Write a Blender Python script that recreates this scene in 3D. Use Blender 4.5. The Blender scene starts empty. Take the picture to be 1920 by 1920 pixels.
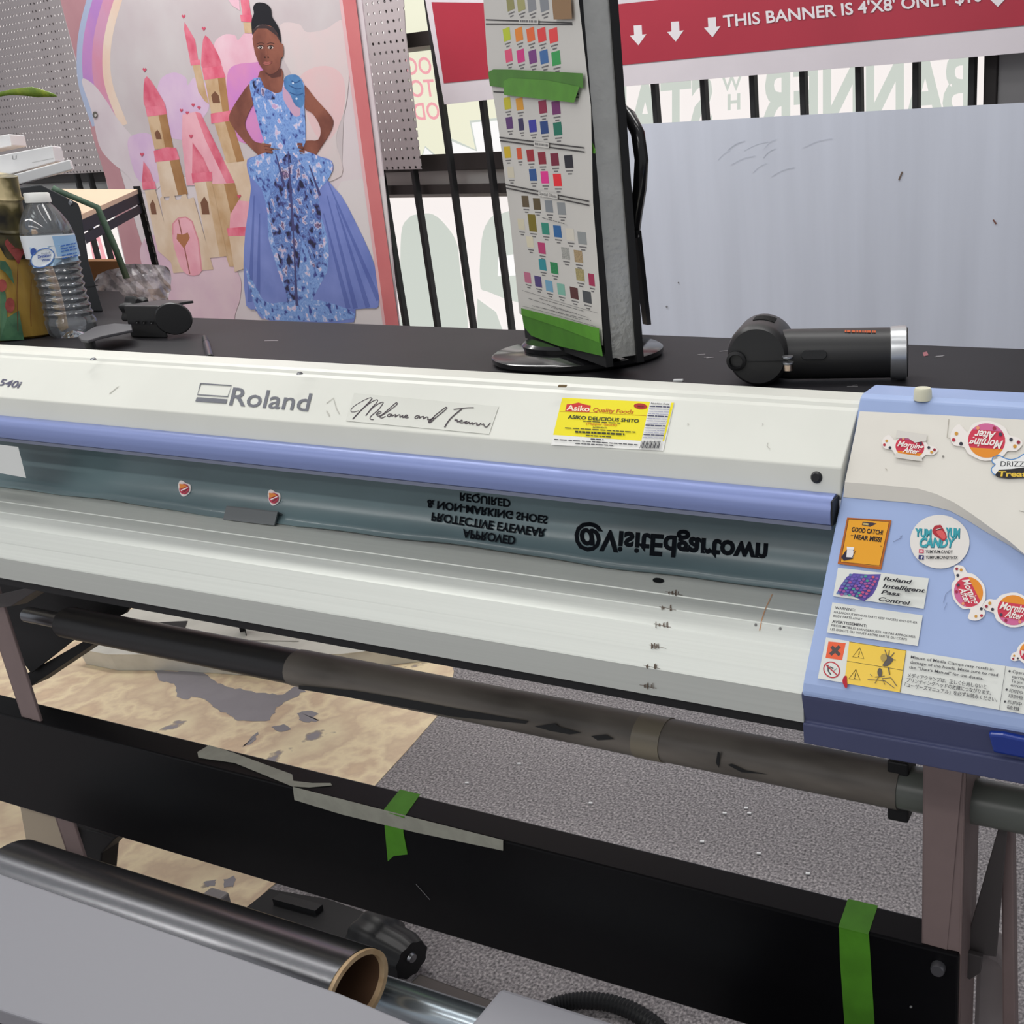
import bpy, math, random
from mathutils import Vector as V, Matrix
from math import radians as R, sin, cos, pi
random.seed(7)
SC = bpy.context.scene
COL = SC.collection

# ------------------------------------------------------------------ camera, world, lights, exposure
CAMZ = 1.30
F, CX, CY = 1801.854, 1542.322, 910.157          # focal length and principal point in pixels of the 1920 frame
YAW, PITCH, ROLL = R(-20.6174), R(18.34557), R(1.54691)
_f = V((sin(YAW)*cos(PITCH), cos(YAW)*cos(PITCH), -sin(PITCH)))
_r = V((cos(YAW), -sin(YAW), 0)); _d = _f.cross(_r)
CR = cos(ROLL)*_r + sin(ROLL)*_d; CD = -sin(ROLL)*_r + cos(ROLL)*_d; CF = _f
EYE = V((0, 0, CAMZ))
cam_data = bpy.data.cameras.new('camera'); cam = bpy.data.objects.new('camera', cam_data); COL.objects.link(cam)
cam.matrix_world = Matrix(((CR.x, -CD.x, -CF.x, 0), (CR.y, -CD.y, -CF.y, 0), (CR.z, -CD.z, -CF.z, CAMZ), (0, 0, 0, 1)))
cam_data.sensor_width = 36; cam_data.lens = F/1920*36
cam_data.shift_x = (960-CX)/1920; cam_data.shift_y = (CY-960)/1920
cam_data.clip_start = .02
SC.camera = cam

world = bpy.data.worlds.new('room_ambience'); SC.world = world; world.use_nodes = True
world.node_tree.nodes['Background'].inputs[0].default_value = (.93, .95, 1, 1)
world.node_tree.nodes['Background'].inputs[1].default_value = .42
def area(name, loc, sx, sy, power, rot=(0, 0, 0), col=(1, .98, .95)):
    l = bpy.data.lights.new(name, 'AREA'); l.shape = 'RECTANGLE'; l.size = sx; l.size_y = sy; l.energy = power; l.color = col
    o = bpy.data.objects.new(name, l); o.location = loc; o.rotation_euler = rot; COL.objects.link(o); return o
area('tube_and_fill_light', (-2.0, .35, 2.75), 5.0, .12, 10)
area('tube_and_fill_light', (-1.8, -1.1, 2.75), 5.0, .14, 32)
area('tube_and_fill_light', (-2.4, 1.65, 2.75), 1.8, .3, 34)  # added fill lamp, brightens the floor remnant and poster wall
area('tube_and_fill_light', (-.5, 1.25, 2.75), 1.6, .3, 16)  # added fill lamp over the rear, lifts the back wall
area('tube_and_fill_light', (-1.6, -2.4, 2.75), 3.2, .3, 26)  # added unseen fill behind the camera for wall and floor
area('tube_and_fill_light', (-1.2, -3.9, 2.75), 3.2, .3, 20)  # second added fill, farther back, for surfaces facing the camera
SC.view_settings.view_transform = 'Standard'
SC.view_settings.look = 'None'
SC.view_settings.exposure = 0
SC.view_settings.gamma = 1
SC.view_settings.use_curve_mapping = False

# ------------------------------------------------------------------ measuring helpers
def ray(u, v): return CR*((u-CX)/F) + CD*((v-CY)/F) + CF
class Pl:                                         # a real plane in the room; calling it gives the point seen at (u, v)
    def __init__(s, p, n):
        s.p = V(p); s.n = V(n).normalized()
        if s.n.dot(EYE-s.p) < 0: s.n = -s.n
    def __call__(s, u, v, off=0):
        d = ray(u, v); return EYE + d*((s.p + s.n*off - EYE).dot(s.n)/d.dot(s.n))
def ZP(z): return Pl((0, 0, z), (0, 0, 1))
def YP(y): return Pl((0, y, 0), (0, 1, 0))
WA = R(-9.85); WD = V((cos(WA), sin(WA), 0)); WN = V((-WD.y, WD.x, 0)); WDIST = 1.912
def WP(off=0): return Pl(WN*(WDIST+off), WN)
TZ = CAMZ-.215                                    # work table top

# ------------------------------------------------------------------ materials
def lin(c):
    c = c/255
    return c/12.92 if c <= .04045 else ((c+.055)/1.055)**2.4
def rgb(c): return (lin(c[0]), lin(c[1]), lin(c[2]), 1)
MATS = {}
def mat(name, c, rough=.5, metal=0, spec=.5, noise=0, scale=20, bump=0, bscale=None, c2=None, emit=0, trans=0, ior=1.45, coat=0, aniso=0, alpha=1, stretch=None, lo=.4, hi=.6, detail=4):
    if name in MATS: return MATS[name]
    m = bpy.data.materials.new(name); m.use_nodes = True; nt = m.node_tree; b = nt.nodes['Principled BSDF']
    b.inputs['Base Color'].default_value = rgb(c); b.inputs['Roughness'].default_value = rough; b.inputs['Metallic'].default_value = metal
    b.inputs['Specular IOR Level'].default_value = spec; b.inputs['Transmission Weight'].default_value = trans; b.inputs['IOR'].default_value = ior
    b.inputs['Coat Weight'].default_value = coat; b.inputs['Anisotropic'].default_value = aniso; b.inputs['Alpha'].default_value = alpha
    if emit:
        b.inputs['Emission Color'].default_value = rgb(c); b.inputs['Emission Strength'].default_value = emit
    if noise or c2 or bump:
        tc = nt.nodes.new('ShaderNodeTexCoord'); mp = nt.nodes.new('ShaderNodeMapping'); nt.links.new(tc.outputs['Object'], mp.inputs[0])
        if stretch: mp.inputs['Scale'].default_value = stretch
        nz = nt.nodes.new('ShaderNodeTexNoise'); nz.inputs['Scale'].default_value = scale; nz.inputs['Detail'].default_value = detail
        nt.links.new(mp.outputs[0], nz.inputs['Vector'])
        if noise or c2:
            rp = nt.nodes.new('ShaderNodeValToRGB'); nt.links.new(nz.outputs['Fac'], rp.inputs[0])
            rp.color_ramp.elements[0].position = lo; rp.color_ramp.elements[1].position = hi
            a = rgb(c); k = c2 and rgb(c2) or tuple(x*(1-noise) for x in a[:3])+(1,)
            rp.color_ramp.elements[0].color = k; rp.color_ramp.elements[1].color = a
            nt.links.new(rp.outputs[0], b.inputs['Base Color'])
            if emit: nt.links.new(rp.outputs[0], b.inputs['Emission Color'])
        if bump:
            n2 = nz
            if bscale:
                n2 = nt.nodes.new('ShaderNodeTexNoise'); n2.inputs['Scale'].default_value = bscale; n2.inputs['Detail'].default_value = 3; nt.links.new(mp.outputs[0], n2.inputs['Vector'])
            bp = nt.nodes.new('ShaderNodeBump'); bp.inputs['Strength'].default_value = bump; bp.inputs['Distance'].default_value = .002
            nt.links.new(n2.outputs['Fac'], bp.inputs['Height']); nt.links.new(bp.outputs[0], b.inputs['Normal'])
    MATS[name] = m; return m
def ink(c, rough=.45): return mat('print_%02x%02x%02x' % tuple(c), c, rough=rough, spec=.3)
def glow(c, s=.8):                                # daylight coming through window film
    name = 'backlit_%02x%02x%02x' % tuple(c)
    if name in MATS: return MATS[name]
    m = mat(name, c, rough=.5, emit=s); m.node_tree.nodes['Principled BSDF'].inputs['Base Color'].default_value = (.05, .05, .05, 1); return m
def ramp_mat(name, tex, scale, stops, rough=.5, vec=(1, 1, 1), detail=3, out='Fac', bump=0, dist=0):
    if name in MATS: return MATS[name]
    m = bpy.data.materials.new(name); m.use_nodes = True; nt = m.node_tree; b = nt.nodes['Principled BSDF']; b.inputs['Roughness'].default_value = rough
    b.inputs['Specular IOR Level'].default_value = .3
    tc = nt.nodes.new('ShaderNodeTexCoord'); mp = nt.nodes.new('ShaderNodeMapping'); mp.inputs['Scale'].default_value = vec
    nt.links.new(tc.outputs['Object'], mp.inputs[0])
    t = nt.nodes.new('ShaderNodeTex'+tex); t.inputs['Scale'].default_value = scale
    if 'Detail' in t.inputs: t.inputs['Detail'].default_value = detail
    src = mp.outputs[0]
    if dist:
        n = nt.nodes.new('ShaderNodeTexNoise'); n.inputs['Scale'].default_value = scale*.8
        mx = nt.nodes.new('ShaderNodeMixRGB'); mx.inputs[0].default_value = dist
        nt.links.new(src, n.inputs['Vector']); nt.links.new(src, mx.inputs[1]); nt.links.new(n.outputs['Color'], mx.inputs[2]); src = mx.outputs[0]
    nt.links.new(src, t.inputs['Vector'])
    rp = nt.nodes.new('ShaderNodeValToRGB'); nt.links.new(t.outputs[out], rp.inputs[0])
    e = rp.color_ramp.elements
    while len(e) < len(stops): e.new(.5)
    for k, (p, c) in enumerate(stops): e[k].position = p; e[k].color = rgb(c)
    nt.links.new(rp.outputs[0], b.inputs['Base Color'])
    if bump:
        bp = nt.nodes.new('ShaderNodeBump'); bp.inputs['Strength'].default_value = bump; bp.inputs['Distance'].default_value = .003
        nt.links.new(t.outputs[out], bp.inputs['Height']); nt.links.new(bp.outputs[0], b.inputs['Normal'])
    MATS[name] = m; return m
BLACK = mat('black_plastic', (26, 27, 29), .45)
MATTE = mat('matte_black', (22, 22, 24), .6)
CREAM = mat('cream_plastic', (222, 223, 214), .45, noise=.05, scale=9, lo=.3, hi=.7)
BLUE = mat('pale_blue_plastic', (158, 178, 220), .42, noise=.07, scale=14, lo=.3, hi=.7)
STEEL = mat('steel', (150, 152, 156), .3, 1)
WHITE = mat('white_plastic', (235, 236, 236), .4)

# ------------------------------------------------------------------ mesh helpers
def tag(o, label=None, cat=None, group=None, kind=None):
    if label: o['label'] = label
    if cat: o['category'] = cat
    if group: o['group'] = group
    if kind: o['kind'] = kind
    return o
def thing(name, loc, label=None, cat=None, group=None, kind=None):
    o = bpy.data.objects.new(name, None); o.location = loc; o.empty_display_size = .05; COL.objects.link(o)
    return tag(o, label, cat, group, kind)
def wm(o):
    m = Matrix.Translation(o.location)
    return (wm(o.parent) @ o.matrix_parent_inverse @ m) if o.parent else m
def attach(o, parent):
    o.parent = parent; o.matrix_parent_inverse = wm(parent).inverted()
class MB:
    def __init__(s): s.v, s.f, s.m, s.s = [], [], [], []
    def add(s, vs, fs, mi=0, sm=False):
        b = len(s.v); s.v += [V(p) for p in vs]
        for f in fs: s.f.append([b+i for i in f]); s.m.append(mi); s.s.append(sm)
        return s
    def box(s, x0, x1, y0, y1, z0, z1, mi=0):
        return s.obox(((x0+x1)/2, (y0+y1)/2, (z0+z1)/2), V(((x1-x0)/2, 0, 0)), V((0, (y1-y0)/2, 0)), V((0, 0, (z1-z0)/2)), mi)
    def obox(s, c, a, b, d, mi=0):
        c, a, b, d = V(c), V(a), V(b), V(d)
        vs = [c+a*i+b*j+d*k for k in (-1, 1) for j in (-1, 1) for i in (-1, 1)]
        return s.add(vs, [(0, 2, 3, 1), (4, 5, 7, 6), (0, 1, 5, 4), (2, 6, 7, 3), (0, 4, 6, 2), (1, 3, 7, 5)], mi)
    def ext(s, pts, vec, mi=0, sm=False):
        n = len(pts); vec = V(vec); vs = [V(p) for p in pts] + [V(p)+vec for p in pts]
        s.add(vs, [list(range(n)), list(range(2*n-1, n-1, -1))], mi)
        return s.add(vs, [(i, i+n, (i+1) % n+n, (i+1) % n) for i in range(n)], mi, sm)
    def prism(s, prof, x0, x1, mi=0, sm=False): return s.ext([(x0, y, z) for y, z in prof], (x1-x0, 0, 0), mi, sm)
    def sheet(s, prof, x0, x1, th=.003, mi=0, sm=True, n=1):     # an open bent sheet running along x with thickness
        P = [V((0, y, z)) for y, z in prof]; N = []
        for i in range(len(P)):
            t = (P[min(i+1, len(P)-1)]-P[max(i-1, 0)]).normalized(); N.append(V((0, -t.z, t.y)))
        q = [(p.y, p.z) for p in P] + [((p-k*th).y, (p-k*th).z) for p, k in list(zip(P, N))[::-1]]
        return s.prism(q, x0, x1, mi, sm)
    def tube(s, pts, r, seg=12, mi=0, caps=True, sm=True):
        pts = [V(p) for p in pts]; rs = r if isinstance(r, (list, tuple)) else [r]*len(pts); vs = []; fs = []
        up = None
        for i, p in enumerate(pts):
            t = (pts[min(i+1, len(pts)-1)]-pts[max(i-1, 0)]).normalized()
            if up is None: up = V((0, 0, 1)) if abs(t.z) < .9 else V((1, 0, 0))
            a = (up-t*up.dot(t)).normalized(); b = t.cross(a); up = a
            vs += [p+(a*cos(2*pi*k/seg)+b*sin(2*pi*k/seg))*rs[i] for k in range(seg)]
        for i in range(len(pts)-1):
            for k in range(seg): fs.append((i*seg+k, i*seg+(k+1) % seg, (i+1)*seg+(k+1) % seg, (i+1)*seg+k))
        s.add(vs, fs, mi, sm)
        if caps:
            n = len(pts)*seg; s.add(vs[:seg], [list(range(seg))[::-1]], mi); s.add(vs[n-seg:], [list(range(seg))], mi)
        return s
    def lathe(s, c, prof, seg=32, ax=(0, 0, 1), mi=0, sm=True, ripple=None):
        c = V(c); ax = V(ax).normalized(); u = V((1, 0, 0)) if abs(ax.x) < .9 else V((0, 1, 0)); a = (u-ax*u.dot(ax)).normalized(); b = ax.cross(a)
        vs, fs = [], []
        for r, z in prof:
            for k in range(seg):
                th = 2*pi*k/seg; rr = r*(1+(ripple(th, z) if ripple else 0)); vs.append(c+ax*z+(a*cos(th)+b*sin(th))*rr)
        for i in range(len(prof)-1):
            for k in range(seg): fs.append((i*seg+k, i*seg+(k+1) % seg, (i+1)*seg+(k+1) % seg, (i+1)*seg+k))
        return s.add(vs, fs, mi, sm)
    def build(s, name, mats, parent=None, label=None, bevel=0, seg=2, weld=False):
        me = bpy.data.meshes.new(name); me.from_pydata([tuple(p) for p in s.v], [], s.f)
        for m in (mats if isinstance(mats, (list, tuple)) else [mats]): me.materials.append(m)
        me.polygons.foreach_set('material_index', s.m); me.polygons.foreach_set('use_smooth', s.s); me.update()
        if any(s.s): me.set_sharp_from_angle(angle=R(38))
        o = bpy.data.objects.new(name, me); COL.objects.link(o)
        if parent: attach(o, parent)
        if bevel:
            w = o.modifiers.new('weld', 'WELD'); w.merge_threshold = 1e-5
            b = o.modifiers.new('bevel', 'BEVEL'); b.width = bevel; b.segments = seg; b.limit_method = 'ANGLE'; b.angle_limit = R(30)
        if label: o['label'] = label
        return o
def crom(pts, n=6, closed=True):
    out = []; N = len(pts)
    rng = range(N) if closed else range(N-1)
    for i in rng:
        g = (lambda k: pts[k % N]) if closed else (lambda k: pts[max(0, min(N-1, k))])
        p0, p1, p2, p3 = [V(g(i+j)) for j in (-1, 0, 1, 2)]
        for k in range(n):
            t = k/n; out.append(.5*((2*p1)+(p2-p0)*t+(2*p0-5*p1+4*p2-p3)*t*t+(3*p1-p0-3*p2+p3)*t**3))
    if not closed: out.append(V(pts[-1]))
    return out
_TX = {}
def glyphs(s, bold=0, shear=0, space=1):
    k = (s, bold, shear, space)
    if k in _TX: return _TX[k]
    cu = bpy.data.curves.new('t', 'FONT'); cu.body = s; cu.offset = bold; cu.shear = shear; cu.space_character = space; cu.resolution_u = 3
    o = bpy.data.objects.new('t', cu); COL.objects.link(o)
    dg = bpy.context.evaluated_depsgraph_get(); me = bpy.data.meshes.new_from_object(o.evaluated_get(dg))
    vs = [(p.co.x, p.co.y) for p in me.vertices]; fs = [list(p.vertices) for p in me.polygons]
    bpy.data.objects.remove(o); bpy.data.curves.remove(cu); bpy.data.meshes.remove(me)
    x0 = min(p[0] for p in vs); x1 = max(p[0] for p in vs)
    _TX[k] = ([((x-x0)/(x1-x0), y/.729) for x, y in vs], fs); return _TX[k]
class Dec:                                        # flat printed matter lying on a real surface
    def __init__(s, at, off=.0004, step=.00006): s.at = at; s.o = off; s.st = step; s.mb = MB(); s.mats = []; s.q = []
    def mi(s, m):
        if isinstance(m, tuple): m = ink(m)
        if m not in s.mats: s.mats.append(m)
        return s.mats.index(m)
    def put(s, pts2, fs, m):
        a = [s.at(p[0], p[1], s.o) for p in pts2]; s.mb.add(a, fs, s.mi(m)); s.q.append((a, fs, s.mats[s.mi(m)])); s.o += s.st; return s
    def poly(s, pts, m, n=0):
        if n: pts = crom(pts, n)
        return s.put(pts, [list(range(len(pts)))], m)
    def ell(s, cx, cy, ax, m, ay=None, n=24):
        if not isinstance(ax, tuple): ax = (ax, 0)
        if ay is None: ay = math.hypot(*ax)
        if not isinstance(ay, tuple): ay = (0, ay)
        return s.poly([(cx+ax[0]*cos(2*pi*k/n)+ay[0]*sin(2*pi*k/n), cy+ax[1]*cos(2*pi*k/n)+ay[1]*sin(2*pi*k/n)) for k in range(n)], m)
    def line(s, pts, w, m, n=0, closed=False):
        if n: pts = crom(pts, n, closed)
        pts = [V((p[0], p[1])) for p in pts]
        if closed: pts.append(pts[0])
        vs, fs = [], []
        ws = w if isinstance(w, list) else None
        for i, p in enumerate(pts):
            t = (pts[min(i+1, len(pts)-1)]-pts[max(i-1, 0)]); t = t.normalized() if t.length else V((1, 0)); nn = V((-t.y, t.x))
            ww = (ws[0]+(ws[1]-ws[0])*i/(len(pts)-1)) if ws else w
            vs += [p+nn*ww/2, p-nn*ww/2]
        for i in range(len(pts)-1): fs.append((2*i, 2*i+1, 2*i+3, 2*i+2))
        return s.put(vs, fs, m)
    def text(s, t, o, r, up, m, bold=0, shear=0, space=1):
        o, r, up = V(o), V(r), V(up); g, fs = glyphs(t, bold, shear, space)
        return s.put([o+(r-o)*x+(up-o)*y for x, y in g], fs, m)
    def dashes(s, o, r, h, m, words=6, fill=.82):
        o, r = V(o), V(r); d = r-o; x = 0; rr = random.Random(int(o.x*7+o.y*13)); vs, fs = [], []
        while x < 1:
            w = rr.uniform(.5, 1.5)/words; e = min(1, x+w*fill); a, b = o+d*x, o+d*e; k = len(vs)
            vs += [a, b, b-V((0, h)), a-V((0, h))]; fs.append((k, k+1, k+2, k+3)); x += w
        return s.put(vs, fs, m)
    def build(s, name, parent=None, label=None): return s.mb.build(name, s.mats, parent, label)
    def each(s, name, parent):                    # every mark a part of its own
        for a, fs, m in s.q: MB().add(a, fs).build(name, m, parent)

# ------------------------------------------------------------------ floor and walls
CARPET = ramp_mat('grey_carpet', 'Noise', 190, [(.3, (84, 81, 83)), (.5, (136, 132, 134)), (.72, (186, 180, 180))], .95, detail=6, bump=.6)
MB().add([(-8, -3, 0), (4, -3, 0), (4, 5, 0), (-8, 5, 0)], [(0, 1, 2, 3)]).build('floor', CARPET)
bpy.data.objects['floor']['kind'] = 'structure'
WALLM = mat('painted_wall', (170, 166, 168), .7)
def wbox(mb, s0, s1, z0, z1, d0, d1, mi=0):       # box on the window wall: along s, up z, from distance d0 to d1
    a = (s0+s1)/2; d = (d0+d1)/2
    return mb.obox(WD*a+WN*(WDIST+d)+V((0, 0, (z0+z1)/2)), WD*(s1-s0)/2, WN*(d1-d0)/2, V((0, 0, (z1-z0)/2)), mi)
wl = MB(); wbox(wl, -6.5, 2.5, 0, .5, .12, .25); wbox(wl, -6.5, 2.5, 2.7, 3.0, .12, .25); wbox(wl, 0, 2.5, .5, 2.7, .12, .25); wbox(wl, -6.5, -4.9, .5, 2.7, .12, .25)
wl.build('wall_back', WALLM)['kind'] = 'structure'

# window: frame, panes and the backlit film lettering
win = thing('window_1', WD*-2+WN*WDIST+V((0, 0, .5)), kind='structure')
FRAME = mat('window_frame_grey', (205, 203, 199), .4); DARKF = mat('dark_frame', (46, 41, 40), .5)
pn = MB(); wbox(pn, -4.9, 0, .5, 2.7, .06, .07)
pn.build('window_pane', glow((250, 243, 240), .97), win)
d = Dec(WP(.06), .002, .0002)
YEL = glow((240, 239, 214), .97); PK = glow((243, 168, 176), .97); GG = glow((209, 216, 207), .93); WH = glow((252, 251, 250), .98)
d.poly([(745, -40), (1000, -60), (1000, 300), (770, 306)], YEL)
for t, a, b in (('TOD', (846, 222), (778, 225)), ('TO', (817, 180), (771, 182)), ('OG', (811, 138), (764, 140)), ('EY', (803, 92), (758, 95))):
    d.text(t, a, b, (a[0]-5, a[1]-33), PK, .015)
d.poly([(790, 297), (797, 275), (823, 297)], WH).line([(790, 297), (797, 275), (826, 300)], 3, GG)
d.poly([(846, 262), (893, 282), (881, 228), (960, 222), (960, 296), (843, 298)], WH).line([(846, 262), (893, 282), (882, 228), (960, 221)], 5, GG)
d.poly([(752, 560), (752, 440), (765, 410), (781, 402), (812, 402), (838, 425), (856, 455), (862, 500), (872, 640), (762, 640)], GG, 4)
d.poly([(900, 530), (903, 450), (915, 415), (935, 402), (1000, 402), (1000, 560), (915, 547)], GG, 3).poly([(933, 518), (934, 482), (1000, 470), (1000, 515)], WH)
d.poly([(895, 560), (930, 585), (950, 640), (895, 640)], GG)
d.build('window_lettering', win)
d = Dec(WP(.06), .002, .0002)
d.text('BANNER', (1822, 222), (1418, 250), (1822, 92), GG, .03).text('STAND', (1336, 254), (1040, 280), (1336, 136), GG, .03)
d.text('W', (1391, 168), (1353, 170), (1391, 140), GG, .02).text('H', (1388, 204), (1364, 206), (1388, 174), GG, .03)
d.build('window_lettering', win)
d = Dec(WP(.06), .002, .0002)
for pts in ([(167, 445), (186, 440), (200, 488), (175, 490)], [(205, 440), (212, 440), (222, 489), (203, 489)]): d.poly(pts, PK)
d.poly([(176, 452), (183, 452), (186, 462), (178, 462)], WH).poly([(180, 468), (187, 468), (190, 480), (183, 480)], WH)
d.ell(168, 424, 9, glow((170, 170, 205), .9)).ell(168, 421, 4, WH)
d.build('window_lettering', win)
fr = MB()
P = WP(0)
def strip(mb, a, b, w, d0, d1, mi=0, vert=False):  # a straight frame bar on the window wall seen from a to b, w metres wide
    A, B = P(*a), P(*b); t = (B-A); L = t.length; t.normalize(); n = t.cross(WN).normalized()
    return mb.obox((A+B)/2+WN*(d0+d1)/2, t*L/2, n*w/2, WN*(d1-d0)/2, mi)
def zat(u, v): return P(u, v).z
zr = zat(790, 306); wbox(fr, -4.9, 0, zr-.022, zr+.022, -.005, .06, 1)
zb = zat(790, 333); wbox(fr, -4.9, 0, zb-.055, zb+.04, .02, .06, 0)
zc = zat(740, 357); wbox(fr, -4.9, 0, zc-.012, zc+.014, -.02, .06, 1)
s0 = P(1864, 140).dot(WD); wbox(fr, s0-.014, s0+.012, 1.2, 2.2, -.02, .06, 1); wbox(fr, s0+.012, s0+.075, 1.2, 2.2, -.012, .06, 2); wbox(fr, s0+.075, .1, 1.2, 2.2, -.02, .06, 1)
zt = zat(784, 75); wbox(fr, -2.6, -2.0, zt-.018, zt+.018, -.01, .06, 1)
fr.build('window_frame', [FRAME, DARKF, mat('grey_jamb', (150, 148, 148), .6)], win, bevel=.002)
# security bars
gr = thing('security_grille', WD*-2+WN*(WDIST-.03)+V((0, 0, .5)), 'black steel security bars across the bright shop window', 'window grille')
PBAR = WP(-.036)
bars = [PBAR(783, 360).dot(WD), PBAR(853, 360).dot(WD), PBAR(927, 357).dot(WD)]
for u, v in ((1231, 200), (1321, 170), (1414, 180), (1508, 180), (1612, 160), (1719, 160), (1824, 150)): bars.append(PBAR(u, v).dot(WD))
for k in (1, 2, 3): bars.append(bars[0]-.142*k)
for k in (1, 2, 3, 4): bars.append(bars[2]+(bars[3]-bars[2])*k/5)
bars += [-4.2, -4.06, PBAR(178, 450).dot(WD)-.01]
for s in bars:
    b = MB(); wbox(b, s-.0068, s+.0068, .5, 2.6, -.045, -.028); b.build('bar', MATTE, gr, bevel=.002)

# pegboards
def peg_mat():
    m = bpy.data.materials.new('pegboard'); m.use_nodes = True; nt = m.node_tree; b = nt.nodes['Principled BSDF']; b.inputs['Roughness'].default_value = .6
    tc = nt.nodes.new('ShaderNodeTexCoord'); mp = nt.nodes.new('ShaderNodeMapping'); mp.inputs['Rotation'].default_value = (0, 0, -WA)
    nt.links.new(tc.outputs['Object'], mp.inputs[0]); sx = nt.nodes.new('ShaderNodeSeparateXYZ'); nt.links.new(mp.outputs[0], sx.inputs[0])
    def mth(op, a, b_=None):
        n = nt.nodes.new('ShaderNodeMath'); n.operation = op
        for i, x in enumerate((a, b_)):
            if x is None: continue
            if isinstance(x, (int, float)): n.inputs[i].default_value = x
            else: nt.links.new(x, n.inputs[i])
        return n.outputs[0]
    q = []
    for o in ('X', 'Z'): q.append(mth('SUBTRACT', mth('FRACT', mth('DIVIDE', mth('ADD', sx.outputs[o], 20), .0245)), .5))
    r = mth('SQRT', mth('ADD', mth('MULTIPLY', q[0], q[0]), mth('MULTIPLY', q[1], q[1])))
    hole = mth('LESS_THAN', r, .16)
    b.inputs['Base Color'].default_value = rgb((178, 170, 172))
    tr = nt.nodes.new('ShaderNodeBsdfTransparent'); mx = nt.nodes.new('ShaderNodeMixShader')
    nt.links.new(hole, mx.inputs[0]); nt.links.new(b.outputs[0], mx.inputs[1]); nt.links.new(tr.outputs[0], mx.inputs[2])
    nt.links.new(mx.outputs[0], nt.nodes['Material Output'].inputs[0]); return m
PEG = peg_mat()
def wslab(pts, off, th): 
    at = WP(off); mb = MB(); p = [at(*q) for q in pts]; return mb.ext(p, WN*th)
o = wslab([(-160, -80), (130, -120), (202, 322), (-60, 337)], -.05, .0015).build('pegboard', PEG)
tag(o, 'large grey pegboard panel left of the princess poster', 'pegboard', 'pegboard panels')
o = wslab([(640, -60), (752, -70), (760, 60), (790, 317), (690, 319)], -.05, .0025).build('pegboard', PEG)
tag(o, 'narrow grey pegboard strip right of the princess poster', 'pegboard', 'pegboard panels')

# red hanging banner
bn = thing('banner', WP(-.07)(1200, 160), 'red and white sale banner with white lettering hung across the window', 'banner')
VIN = mat('white_banner_vinyl', (214, 207, 213), .35, noise=.05, scale=5)
at = WP(-.07)
b = MB(); b.ext([at(*q) for q in [(768, -160), (1960, -200), (1960, 95), (1700, 118), (1400, 142), (1170, 162), (990, 179), (833, 196)]], WN*.0015); b.build('banner_sheet', VIN, bn)
d = Dec(WP(-.07), .001, .0002); RED = mat('banner_red', (172, 48, 66), .35, noise=.1, scale=4, lo=.3, hi=.7)
d.poly([(809, 4), (1157, 8), (1290, -6), (1960, -110), (1960, 44), (1560, 83), (1166, 122), (832, 156)], RED)
BW = (224, 218, 222)
for cx, cy in ((1196, 48), (1266, 41), (1335, 33)):
    d.poly([(cx-8, cy), (cx+7, cy-1), (cx+8, cy+17), (cx+16, cy+16), (cx+1, cy+37), (cx-15, cy+19), (cx-7, cy+18)], BW)
d.poly([(1850, -22), (1875, -24), (1876, -5), (1889, -6), (1871, 13), (1854, -3), (1862, -4)], BW)
d.text("THIS BANNER IS 4'X8' ONLY $10", (1357, 51), (1842, 2), (1355, 28), BW, .02)
d.build('banner_print', bn)

# white corrugated plastic sheet
at = WP(-.12)
CORO = mat('corrugated_plastic', (206, 211, 224), .4, noise=.1, scale=2.2, stretch=(6, 6, .5), lo=.35, hi=.65)
b = MB(); b.ext([at(1160, 235), at(1960, 190), at(1960, 190)*1, ] [:2] + [V((at(1960, 190).x, at(1960, 190).y, .01)), V((at(1160, 235).x, at(1160, 235).y, .01))], WN*.006)
pan = b.build('plastic_sheet', CORO); tag(pan, 'large white corrugated plastic sheet standing against the window', 'plastic sheet')
d = Dec(at, .0006)
GS = mat('scuff_grey', (186, 191, 203), .5)
for k in range(9):
    x = 1350+random.uniform(-10, 160); y = 262+random.uniform(0, 60); w = random.uniform(20, 60)
    d.line([(x, y+12), (x+w*.5, y), (x+w, y-5)], random.uniform(.6, 1.3), GS, 4)
d.line([(1685, 338), (1692, 322)], 3, (110, 95, 85)).line([(1862, 412), (1868, 420)], 3, (120, 80, 70)).ell(1272, 530, 1.5, (120, 120, 125)).ell(1250, 575, 2, (130, 130, 135))
d.each('scuff_mark', pan)

# ------------------------------------------------------------------ princess poster
PO = -.27; at = WP(PO)
pos = thing('poster', at(450, 560), 'tall printed poster of a girl in a blue ball gown before a pink castle', 'poster')
PB = mat('poster_paper', (214, 205, 209), .4, c2=(204, 190, 196), scale=2.5, lo=.3, hi=.7)
pb = MB(); pb.ext([at(*q) for q in [(72, -150), (655, -180), (678, 0), (716, 305), (752, 640), (268, 640), (197, 330), (113, 0)]], WN*.003); pb.build('poster_sheet', PB, pos)
d = Dec(at, .0006, .00002)
def wc(n, a, b, s=9): return mat('watercolour_'+n, a, .45, spec=.3, c2=b, scale=s, lo=.35, hi=.65)
PINKD = wc('dusk', (192, 146, 152), (178, 130, 138), 4); CLO = wc('cloud', (214, 204, 209), (204, 190, 198), 5)
LIL = wc('lilac', (204, 172, 208), (214, 188, 212)); PKC = wc('pinkcloud', (222, 172, 190), (228, 194, 206)); PAL = wc('palepink', (216, 194, 196), (206, 196, 197), 5)
ROOF = wc('roof', (226, 132, 150), (204, 84, 110), 16); ROOFL = wc('rooflight', (232, 176, 188), (222, 154, 170), 12); RING = wc('ring', (214, 92, 118), (228, 130, 150), 20)
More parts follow.
